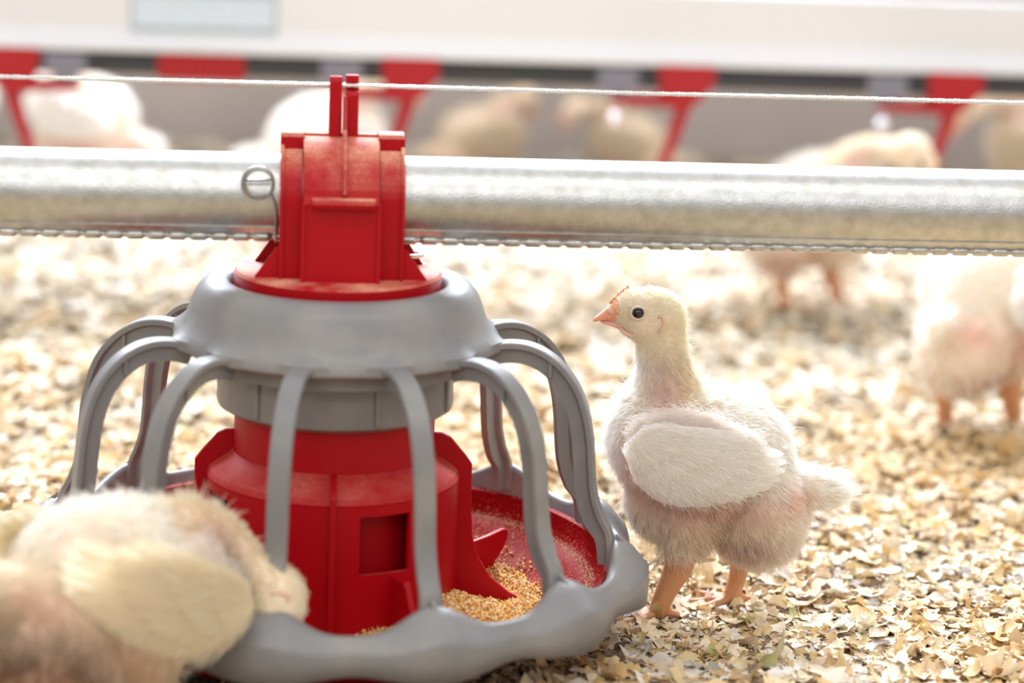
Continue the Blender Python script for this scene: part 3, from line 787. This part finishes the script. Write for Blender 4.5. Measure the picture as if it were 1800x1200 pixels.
def down_color(org, nrm, rg, kind):
    F, L, U = org[:, 0] / UNIT, org[:, 1] / UNIT, org[:, 2] / UNIT
    n = len(org); C = np.tile(np.array([.965, .95, .91]), (n, 1))
    def mixin(w_, c):
        nonlocal C
        w_ = np.clip(w_, 0, 1)[:, None]; C = C * (1 - w_) + np.array(c) * w_
    mixin(sm(U, 440, 500) * .85, (.97, .93, .76))                                   # creamy head
    mixin(np.exp(-(((F - 45) / 45) ** 2 + ((U - 420) / 75) ** 2)) * .8, (.93, .81, .60))
    mixin(np.exp(-(((F - 72) / 24) ** 2 + ((U - 402) / 45) ** 2)) * .7, (.76, .60, .55))
    mixin(np.exp(-(((F + 20) / 150) ** 2 + ((U - 165) / 75) ** 2)) * .85, (.86, .73, .57))
    mixin(np.exp(-(((F + 10) / 110) ** 2 + ((U - 212) / 30) ** 2)) * .75, (.78, .54, .45))
    mixin(np.exp(-(((F + 165) / 24) ** 2 + ((U - 226) / 20) ** 2)) * .55, (.90, .62, .52))
    mixin(np.exp(-(((F + 75) / 60) ** 2 + ((U - 135) / 26) ** 2)) * .70, (.66, .49, .45))
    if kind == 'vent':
        mixin(.45 - .35 * sm(U, 250, 330), (.93, .80, .55)); mixin(np.exp(-(((F + 130) / 95) ** 2 + ((U - 115) / 80) ** 2)) * 1.5, (.27, .135, .07))  # less yellow on the upper back: backlit rim put into the colour
    if kind == 'tan': mixin(np.full(n, .75), (.66, .55, .40))
    C *= rg.uniform(.93, 1.04, (n, 1)); return np.clip(C, .05, .97)

_e = P_(1113, 546) / UNIT; EYE_F, EYE_U = _e.x, _e.z
def make_hair(name, V, T, org, count, parent, rg, kind='white', width=.00013, lenscale=1.0, bare=None):
    a, b, c = V[T[:, 0]], V[T[:, 1]], V[T[:, 2]]; cr_ = np.cross(b - a, c - a); ar = np.linalg.norm(cr_, axis=1); Nn = cr_ / np.maximum(ar, 1e-12)[:, None]
    oc = (org[T[:, 0]] + org[T[:, 1]] + org[T[:, 2]]) / 3
    F, U, L = oc[:, 0] / UNIT, oc[:, 2] / UNIT, oc[:, 1] / UNIT
    dens = np.where(F > -20, sm(U, 106, 135), sm(U, 84, 108))
    face = np.exp(-(((F - 124) / 13) ** 2 + ((U - 538) / 26) ** 2)); dens = dens * (1 - np.clip(face * 1.6, 0, 1))           # bare around the beak
    # eye ring kept clear
    er = np.hypot(F - EYE_F, U - EYE_U); dens = dens * np.where(er < 15, 0, 1)
    dens = dens * np.where(np.exp(-(((F - 70) / 22) ** 2 + ((U - 400) / 40) ** 2)) > .5, .55, 1)
    if kind == 'vent': dens = dens * np.where(np.exp(-(((F + 125) / 70) ** 2 + ((U - 120) / 65) ** 2)) > .5, .15, 1)
    dens = dens * np.where(U > 440, 1.5, 1)
    p = ar * dens; p /= p.sum(); ti = rg.choice(len(T), count, p=p)
    r1 = np.sqrt(rg.random(count)); r2 = rg.random(count); w0, w1, w2 = 1 - r1, r1 * (1 - r2), r1 * r2
    mix = lambda X: X[T[ti, 0]] * w0[:, None] + X[T[ti, 1]] * w1[:, None] + X[T[ti, 2]] * w2[:, None]
    P0 = mix(V); O = mix(org); N0 = Nn[ti]
    F, U, L = O[:, 0] / UNIT, O[:, 2] / UNIT, O[:, 1] / UNIT
    head = sm(U, 430, 500); tail = sm(-F, 175, 215); under = sm(-U, -210, -150)
    ln = (14 + 7 * rg.random(count)) * (1 - head) + head * (6.5 + 3 * rg.random(count))
    neckback = np.exp(-(((F + 0) / 45) ** 2 + ((U - 400) / 90) ** 2)); ln = ln + 6 * neckback; ln = ln * (1 - .45 * np.exp(-(((F - 105) / 30) ** 2 + ((U - 538) / 40) ** 2)))
    ln = ln * (1 + .55 * tail + .25 * under + .35 * np.exp(-(((F - 130) / 50) ** 2 + ((U - 330) / 80) ** 2)))
    ln = ln * (1 + .8 * (rg.random(count) < .05)) * UNIT * lenscale
    down = np.array([-.55, 0, -.75]); hd = np.array([-.85, 0, -.25]); tl = np.array([-1.0, 0, .1])
    comb = down[None] * (1 - head[:, None]) * (1 - tail[:, None]) + hd[None] * head[:, None] + tl[None] * tail[:, None]
    comb = comb - N0 * np.sum(comb * N0, 1)[:, None]
    # clump directions by coarse cells
    cell = np.floor(P0 / .0038).astype(int); h = (cell[:, 0] * 73856093 ^ cell[:, 1] * 19349663 ^ cell[:, 2] * 83492791) % 4096
    tab = rg.normal(0, 1, (4096, 3)); cl = tab[h]
    flare = (.55 + .25 * neckback) * (1 - head) + .62 * head
    D = N0 * flare[:, None] + comb * .8 + cl * .20 + rg.normal(0, .17, (count, 3)); D /= np.linalg.norm(D, axis=1)[:, None]
    D2 = D + comb * .5 + np.array([0, 0, -.15]) + rg.normal(0, .12, (count, 3)); D2 /= np.linalg.norm(D2, axis=1)[:, None]
    k = 4; pts = np.empty((count, k, 3)); pts[:, 0] = P0 - N0 * .0004; pts[:, 1] = P0 + D * (ln / 3)[:, None]; pts[:, 2] = pts[:, 1] + (D * .5 + D2 * .5) * (ln / 3)[:, None]; pts[:, 3] = pts[:, 2] + D2 * (ln / 3)[:, None]
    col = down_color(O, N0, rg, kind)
    hc = bpy.data.hair_curves.new(name); hc.add_curves([k] * count)
    hc.attributes['position'].data.foreach_set('vector', pts.astype(np.float32).ravel())
    ra = hc.attributes.get('radius') or hc.attributes.new('radius', 'FLOAT', 'POINT')
    rad = np.tile(np.array([1.0, .9, .65, .25]) * width, (count, 1)) * rg.uniform(.7, 1.2, (count, 1)); ra.data.foreach_set('value', rad.astype(np.float32).ravel())
    ca = hc.attributes.new('tint', 'FLOAT_COLOR', 'CURVE'); ca.data.foreach_set('color', np.c_[col, np.ones(count)].astype(np.float32).ravel())
    hc.materials.append(M_DOWN)
    o = bpy.data.objects.new(name, hc); COL.objects.link(o); o.parent = parent
    return o

def bend(pose):
    """returns f(pts Nx3)->pts: bends neck+head down/forward and pitches the body, in the bird frame"""
    return pose

def deform(X, pose):
    """X template coordinates (n,3) -> posed. pose: pitch (rad) about the hip, neck (rad) bend forward, yawh (rad) head turn, crouch (m)"""
    X = X.copy(); hip = np.array([-.03, 0, .055]); leg = 1 - sm(X[:, 2] / UNIT, 100, 190)
    # neck bend around the neck base
    nb = np.array([.020, 0, .118]); wgt = sm(X[:, 2] / UNIT, 345, 520) * sm(X[:, 0] / UNIT, -70, 20)
    an = pose.get('neck', 0) * wgt; d = X - nb; c, s_ = np.cos(an), np.sin(an)
    X = nb + np.stack([d[:, 0] * c + d[:, 2] * s_, d[:, 1], -d[:, 0] * s_ + d[:, 2] * c], -1)
    ay = pose.get('yawh', 0) * wgt; d = X - nb; c, s_ = np.cos(ay), np.sin(ay)
    X = nb + np.stack([d[:, 0] * c - d[:, 1] * s_, d[:, 0] * s_ + d[:, 1] * c, d[:, 2]], -1)
    an = pose.get('pitch', 0) * (1 - leg); d = X - hip; c, s_ = np.cos(an), np.sin(an)
    X = hip + np.stack([d[:, 0] * c + d[:, 2] * s_, d[:, 1], -d[:, 0] * s_ + d[:, 2] * c], -1)
    cr_ = pose.get('crouch', 0); zz = X[:, 2]
    if cr_: X[:, 2] = np.where(leg > .5, np.minimum(zz, .02) * .6, zz - cr_ * (1 - leg))
    return X

def rotm(px_deg): return Matrix.Rotation(math.radians(px_deg), 4, 'Y')

def body_source():
    mb = MB()
    E = lambda px, py, lat, r, deg=0: mb.add(*(lambda m: (m.v, m.f))(ell_verts(P_(px, py, lat), r, rotm(deg))))
    E(1143, 562, 0, (52, 43, 49))                      # head
    capsule(mb, P_(1130, 550), P_(1107, 544), 41, 31)
    capsule(mb, P_(1118, 562), P_(1092, 558), 32, 19)  # face
    capsule(mb, P_(1112, 578), P_(1100, 574), 22, 17)  # chin
    capsule(mb, P_(1152, 585), P_(1160, 650), 41, 40)
    capsule(mb, P_(1160, 650), P_(1166, 720), 41, 62)
    E(1163, 775, 0, (92, 92, 105))                     # breast
    E(1243, 820, 0, (143, 110, 120), 24)               # trunk
    E(1326, 890, 0, (84, 94, 110), 6)                 # rump and belly
    E(1180, 880, 0, (80, 80, 78), 0)
    capsule(mb, P_(1385, 868), P_(1448, 868), 38, 24)  # tail
    # near leg (bird's left side = +Y after facing), far leg
    for lat, pts in ((42, ((1205, 905, 56), (1194, 960, 34), (1188, 1000, 25), (1168, 1040, 20), (1152, 1078, 17))),
                     (-42, ((1290, 920, 60), (1304, 985, 32), (1304, 1010, 20), (1298, 1045, 16.5), (1289, 1076, 16.5)))):
        for (a, b, r), (c, d, r2) in zip(pts[:-1], pts[1:]): capsule(mb, P_(a, b, lat), P_(c, d, lat), r, r2)
    for lat, pts in ((42, ((1150, 1080, 11), (1112, 1087, 8.5), (1062, 1090, 7))), (42, ((1150, 1082, 10),)), (-42, ((1288, 1080, 11), (1245, 1088, 8.5), (1205, 1090, 7)))):
        for (a, b, r), (c, d, r2) in zip(pts[:-1], pts[1:]): capsule(mb, P_(a, b, lat), P_(c, d, lat), r, r2)
    for lat, x0, sg in ((42, 1150, 1), (-42, 1288, 1)):
        for dl in (-1, 1):                              # splayed side toes
            p0 = P_(x0, 1081, lat); p1 = p0 + Vector((26 * UNIT, dl * 20 * UNIT, -.0015)); p2 = p0 + Vector((62 * UNIT, dl * 46 * UNIT, -.0022))
            capsule(mb, p0, p1, 10, 8); capsule(mb, p1, p2, 8, 6.5)
        p0 = P_(x0, 1080, lat); capsule(mb, p0, p0 + Vector((-38 * UNIT, -4 * UNIT, -.0010)), 9, 6.5)
    return mb
def wing_base_source(sg):
    mb = MB(); m = ell_verts(P_(1212, 785, sg * 86), (120, 24, 56), rotm(14)); mb.add(m.v, m.f)
    m = ell_verts(P_(1150, 778, sg * 84), (58, 26, 52), rotm(0)); mb.add(m.v, m.f)
    return mb
def wing_surface(px, py):
    """lateral bulge of the folded wing over the body, template units"""
    a = ((px - 1205) / 185.0) ** 2 + ((py - 785) / 115.0) ** 2
    return 78 + 42 * math.sqrt(max(0.0, 1 - a))
# feathers: (root px, root py, tip px, tip py, half width, layer)
FEATHERS = []
_tips = [(1182, 860), (1208, 866), (1236, 867), (1264, 862), (1292, 856), (1318, 848), (1340, 838), (1356, 824), (1364, 808), (1366, 792), (1360, 777)]
for i, (tx, ty) in enumerate(_tips):
    t = i / 10; FEATHERS.append((1102 + 40 * t, 795 - 55 * t, tx, ty, 17 - 2 * t, 0 + t * .2))
_tips = [(1160, 840), (1190, 842), (1220, 840), (1250, 832), (1278, 822), (1302, 808), (1318, 794), (1322, 778), (1318, 762), (1300, 746)]
for i, (tx, ty) in enumerate(_tips):
    t = i / 9; FEATHERS.append((1098 + 50 * t, 778 - 48 * t, tx, ty, 16, 1.2 + t * .2))
_tips = [(1140, 815), (1166, 814), (1192, 808), (1215, 798), (1236, 786), (1250, 772), (1258, 756), (1252, 740)]
for i, (tx, ty) in enumerate(_tips):
    t = i / 7; FEATHERS.append((1096 + 40 * t, 762 - 35 * t, tx, ty, 15, 2.3 + t * .2))
_tips = [(1122, 795), (1142, 790), (1162, 780), (1180, 768), (1192, 752), (1196, 738)]
for i, (tx, ty) in enumerate(_tips):
    t = i / 5; FEATHERS.append((1092 + 26 * t, 752 - 22 * t, tx, ty, 13, 3.2))
def feather_mesh(f, sg, pose):
    rx, ry, tx, ty, hw, layer = f; n = 12; m = 5; V = []
    if pose.get('cream'): k_ = 1 - layer / 4.5; tx += 62 * k_; ty -= 4 * k_; hw *= .92
    rr = Vector((tx - rx, ty - ry)); L = rr.length; d = rr / L; nn = Vector((-d.y, d.x))
    sag = .06 * L
    for i in range(n + 1):
        t = i / n; cx = rx + d.x * L * t + nn.x * sag * math.sin(PI * t) * .8; cy = ry + d.y * L * t + nn.y * sag * math.sin(PI * t) * .8
        w_ = hw * (min(1, .45 + t * 2.2)) * math.sqrt(max(0.0, 1 - max(0, (t - .72) / .285) ** 2)) * (1 + .04 * math.sin(i * 2.1 + rx))
        for j in range(m):
            s_ = (j / (m - 1)) * 2 - 1; x = cx + nn.x * w_ * s_; y = cy + nn.y * w_ * s_
            lat = wing_surface(x, y) + 2.0 + layer * 2.2 + 2.2 * (1 - s_ * s_) + 1.5 * t + .35 * math.sin(j * 2.6 + i * 1.7)
            q = P_(x, y, sg * lat); V.append(tuple(q))
    V = deform(np.array(V), pose)
    F = np.array([(i * m + j, (i + 1) * m + j, (i + 1) * m + j + 1, i * m + j + 1) for i in range(n) for j in range(m - 1)])
    t_ = rng.uniform(.95, 1.0); C = np.ones((len(V), 4)); C[:, :3] = np.array([.72, .60, .44] if pose.get('tan') else [.95, .86, .66] if pose.get('cream') else [.975, .95, .91]) * t_
    return V, F, C

def wing_barbs(sg, pose, parent, rg, count, width=.00011):
    """fine barbs lying along the feathers and soft down over the shoulder and upper edge of the wing"""
    P = []; C = []
    for q in range(count):
        fe = FEATHERS[rg.integers(0, len(FEATHERS))]; rx, ry, tx, ty, hw, layer = fe
        t = rg.uniform(.05, 1.0); s_ = rg.uniform(-1, 1); d = Vector((tx - rx, ty - ry)); L = d.length; d /= L; nn = Vector((-d.y, d.x))
        x = rx + d.x * L * t + nn.x * (.048 * L * math.sin(PI * t) + hw * s_ * .95); y = ry + d.y * L * t + nn.y * (.048 * L * math.sin(PI * t) + hw * s_ * .95)
        e = (d + nn * (s_ * .45 + rg.normal(0, .15))).normalized(); ln = rg.uniform(6, 13) * (2.0 if pose.get('cream') else 1); lat = wing_surface(x, y) + 3.5 + layer * 2.2 + 2.2 * (1 - s_ * s_) + 1.5 * t
        P.append([P_(x + e.x * ln * k / 3, y + e.y * ln * k / 3, sg * (lat + .7 * k + rg.normal(0, .25))) for k in range(4)])
        C.append(((.95, .87, .68) if pose.get('cream') else (.96, .93, .87)) if rg.random() < .8 else (.93, .84, .76))
    for q in range(int(count * 1.3)):
        t = rg.random(); x = 1098 + 215 * t + rg.normal(0, 8); y = 742 - 30 * math.sin(PI * min(1, t * 1.1)) + 22 * t + rg.normal(0, 12)
        a = rg.normal(.25, .5); ln = rg.uniform(8, 18); ex, ey = math.cos(a), math.sin(a); lat = wing_surface(x, y) - 6
        P.append([P_(x + ex * ln * k / 3, y + ey * ln * k / 3, sg * (lat + 2.5 * k)) for k in range(4)])
        C.append((.93, .82, .76) if rg.random() < .35 else (.96, .94, .90))
    P = np.array([[tuple(v) for v in h] for h in P]); n = len(P); P = deform(P.reshape(-1, 3), pose).reshape(n, 4, 3)
    hc = bpy.data.hair_curves.new('wing_down'); hc.add_curves([4] * n); hc.attributes['position'].data.foreach_set('vector', P.astype(np.float32).ravel())
    ra = hc.attributes.get('radius') or hc.attributes.new('radius', 'FLOAT', 'POINT')
    ra.data.foreach_set('value', (np.tile(np.array([1., .9, .65, .2]) * width, (n, 1))).astype(np.float32).ravel())
    ca = hc.attributes.new('tint', 'FLOAT_COLOR', 'CURVE'); ca.data.foreach_set('color', np.c_[np.array(C), np.ones(n)].astype(np.float32).ravel())
    hc.materials.append(M_DOWN); o = bpy.data.objects.new('wing_down', hc); COL.objects.link(o); o.parent = parent

HAIRS = {'main': 90000}
def make_chick(label, group, pose, kind='white', hairs=9000, width=.0003, voxel=.0022, feathers=True, seed=1):
    rg = np.random.default_rng(seed)
    src = body_source(); me = blend_mesh(src, voxel, 7 if voxel < .002 else 5)
    V, T = mesh_arrays(me); org = V.copy(); V2 = deform(V, pose)
    me.vertices.foreach_set('co', V2.astype(np.float32).ravel())
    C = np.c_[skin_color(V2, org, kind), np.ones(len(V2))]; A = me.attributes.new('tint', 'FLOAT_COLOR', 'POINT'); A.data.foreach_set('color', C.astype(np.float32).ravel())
    me.update(); me.name = 'chick'
    root = link('chick', me, M_SKIN); tag(root, label, 'chick', group)
    df = lambda p: Vector(deform(np.array([tuple(p)]), pose)[0])
    def dmb(mb): mb.v = [tuple(v) for v in deform(np.array([tuple(v) for v in mb.v]), pose)]; return mb
    make_hair('down_plumage', V2, T, org, hairs, root, rg, kind, width)
    # beak: two mandibles, lofted
    def mandible(sections):
        mb = MB(); k = 12; vs = []
        for (px, top, bot, hw) in sections:
            cz = (top + bot) / 2; hh = (bot - top) / 2
            for j in range(k):
                a = 2 * PI * j / k; q = P_(px, cz - hh * math.sin(a), hw * math.cos(a)); vs.append(q)
        m_ = len(sections); fs = [(i * k + j, i * k + (j + 1) % k, (i + 1) * k + (j + 1) % k, (i + 1) * k + j) for i in range(m_ - 1) for j in range(k)]
        fs += [tuple(range(k)), tuple(range((m_ - 1) * k, m_ * k))]; mb.add(vs, fs); return dmb(mb)
    b = mandible([(1112, 516, 577, 22), (1098, 516, 573, 19), (1086, 521, 569, 17), (1076, 529, 567, 15), (1064, 540, 567, 13), (1054, 549, 568, 10.5), (1046, 557, 569, 7.5), (1040, 561, 570, 4.5), (1036.5, 566, 570.5, 1.5)]).build('upper_beak', M_BEAK, root, sharp=0, subsurf=1)
    b2 = MB()
    for sg in (-1, 1): b2.ball(P_(1066, 549, sg * 12.5), (8 * UNIT, 3.4 * UNIT, 5 * UNIT), 10, 8, M=rotm(-25))
    dmb(b2).build('nostril_flap', M_BEAKP, b)
    mandible([(1110, 572, 592, 16), (1098, 570, 589, 14), (1084, 568, 584, 12), (1070, 567, 578, 9.5), (1058, 567, 574, 7), (1049, 568, 572, 4)]).build('lower_beak', M_BEAKP, root, sharp=0, subsurf=1)
    cb = MB(); ribs = []
    pts = [P_(x, y, 0) for x, y in ((1100, 512), (1092, 514), (1083, 521), (1075, 529), (1066, 538))]
    cb.tube(pts, [4.2 * UNIT, 5 * UNIT, 4.6 * UNIT, 4 * UNIT, 2.5 * UNIT], n=8, flat=.8)
    for q in range(7): t = q / 6; p = P_(1096 - 27 * t, 509.5 + 23 * t + 3 * (t - .5), 0); cb.ball(p, 2.4 * UNIT, 6, 5)
    dmb(cb).build('comb', M_BEAK, root, sharp=0)
    wt = MB()
    for sg in (-1, 1): wt.tube([P_(1082, 578, sg * 12), P_(1090, 585, sg * 16), P_(1100, 590, sg * 19), P_(1107, 590, sg * 21)], [2.5 * UNIT, 4 * UNIT, 4 * UNIT, 2 * UNIT], n=8)
    dmb(wt).build('wattle', M_EAR, root, sharp=0)
    for sg in (1, -1):
        e = MB(); e.ball(P_(1113, 546, sg * 34.5), 11.4 * UNIT, 24, 18); e = dmb(e).build('eye', M_EYE, root, sharp=0)
        ld = MB(); pts = []
        for a in np.linspace(0, 2 * PI, 25): pts.append(P_(1113 + 11.8 * math.cos(a), 546 + 11.0 * math.sin(a), sg * (40.0 - 1.5 * abs(math.cos(a)))))
        ld.tube(pts, 2.3 * UNIT, n=8, caps=False); dmb(ld).build('eyelid', M_LID, e, sharp=0)
        er = MB(); er.tube([P_(1146, 555, sg * 42), P_(1152, 551, sg * 42.5), P_(1157, 556, sg * 43), P_(1158, 566, sg * 43), P_(1154, 575, sg * 43), P_(1147, 581, sg * 43)], [1.4 * UNIT, 2.4 * UNIT, 2.6 * UNIT, 2.2 * UNIT, 1.8 * UNIT, 1.2 * UNIT], n=8)
        dmb(er).build('ear', M_EAR, root, sharp=0)
    for sg in (1, -1):
        if feathers or pose.get('cream'): wing_barbs(sg, pose, root, rg, hairs // (13 if feathers else 6), .00011 if feathers else .00025)
        wb = wing_base_source(sg); wme = blend_mesh(wb, max(voxel, .0018), 5); WV, WT = mesh_arrays(wme); worg = WV.copy(); WV = deform(WV, pose)
        wme.vertices.foreach_set('co', WV.astype(np.float32).ravel()); Aw = wme.attributes.new('tint', 'FLOAT_COLOR', 'POINT'); cw = np.ones((len(WV), 4)); cw[:, :3] = (.62, .50, .36) if pose.get('tan') else (.88, .72, .48) if pose.get('cream') else (.94, .86, .78); Aw.data.foreach_set('color', cw.astype(np.float32).ravel()); wme.update()
        wing = link('wing', wme, M_SKIN, root)
        if feathers:
            for f in FEATHERS:
                v_, f_, c_ = feather_mesh(f, sg, pose); np_mesh('feather', v_, f_, M_FEATHER, wing, {'tint': c_}, smooth=True)
        else:
            VS, FS, CS = [], [], []; b_ = 0
            for f in FEATHERS:
                v_, f_, c_ = feather_mesh(f, sg, pose); VS.append(v_); FS.append(f_ + b_); CS.append(c_); b_ += len(v_)
            np_mesh('feathers', np.concatenate(VS), np.concatenate(FS), M_FEATHER, wing, {'tint': np.concatenate(CS)}, smooth=True)
    return root
def place(o, x, y, yaw, z=0.0, s=1.0):
    o.location = (x, y, z); o.rotation_euler = (0, 0, yaw); o.scale = (s, s, s)

# the chick in focus, facing left beside the feeder
MAINY = .058
hero = make_chick('white chick standing in profile on the shavings right beside the feeder', None, {}, hairs=HAIRS['main'], width=.00011, voxel=.0013, seed=3)
_p = at(1215, 1088, MAINY)
place(hero, _p.x, MAINY, PI, -.0005)

STAND = make_chick('plump chick seen from behind at the right edge of the picture', 'chicks behind the feed pipe', {'pitch': .12, 'neck': .95, 'yawh': .5}, hairs=14000, width=.00035, feathers=False, seed=5)
def gp(px, py):      # point on the floor seen at that pixel
    d = _F + _R * ((px - 900) / FPX) + _U * ((600 - py) / FPX); t = -CAM_H / d.z; return Vector((0, CAM_Y, CAM_H)) + d * t
_p = gp(1680, 765); place(STAND, _p.x + .022, _p.y + .02, math.radians(52), 0, 1.12); STAND.scale = (1.12, -1.12, 1.12)
UP = make_chick('tall white chick standing by the nipple at the far left', 'chicks behind the feed pipe', {'pitch': -.12, 'neck': -.15}, hairs=10000, width=.0004, feathers=False, seed=6)
place(UP, -.455, 1.28, math.radians(170), 0, 1.05)
SIT = make_chick('white chick lying by the wall, behind the hook of the red saddle', 'chicks behind the feed pipe', {'neck': .75, 'crouch': .030}, hairs=9000, width=.0004, feathers=False, seed=8)
place(SIT, -.205, 1.36, math.radians(12), 0, 1.15)
FWD = make_chick('chick whose head shows just above the feed pipe and orange legs below it', 'chicks behind the feed pipe', {'neck': 1.02}, hairs=10000, width=.0004, feathers=False, seed=7)
_p = gp(1440, 545); place(FWD, _p.x - .004, _p.y, math.radians(-12), 0, 1.07)
def more(src, label, x, y, yaw, s=1.0):
    c = copy_tree(src); c['label'] = label; place(c, x, y, yaw, 0, s); return c
more(UP, 'chick cut off by the left edge, next to the tall white one', -.60, 1.34, math.radians(20), 1.0)
TAN = make_chick('tan chick lying by the wall right of the saddle hook', 'chicks behind the feed pipe', {'neck': 1.0, 'crouch': .040, 'yawh': .5, 'tan': 1}, kind='tan', hairs=8000, width=.0004, feathers=False, seed=9)
place(TAN, -.045, 1.57, math.radians(20), 0, .95)
more(TAN, 'tan chick lying by the wall directly behind the middle nipple', .125, 1.60, math.radians(165), .88)
more(TAN, 'tan chick at the far right, close to the wall', .585, 1.47, math.radians(160), 1.3)
# foreground chick feeding with its head between the bars
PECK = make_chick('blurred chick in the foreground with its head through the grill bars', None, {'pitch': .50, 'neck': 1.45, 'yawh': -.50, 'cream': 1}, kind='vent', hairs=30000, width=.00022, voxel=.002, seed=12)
place(PECK, -.196, -.200, .90, -.004, 1.10)
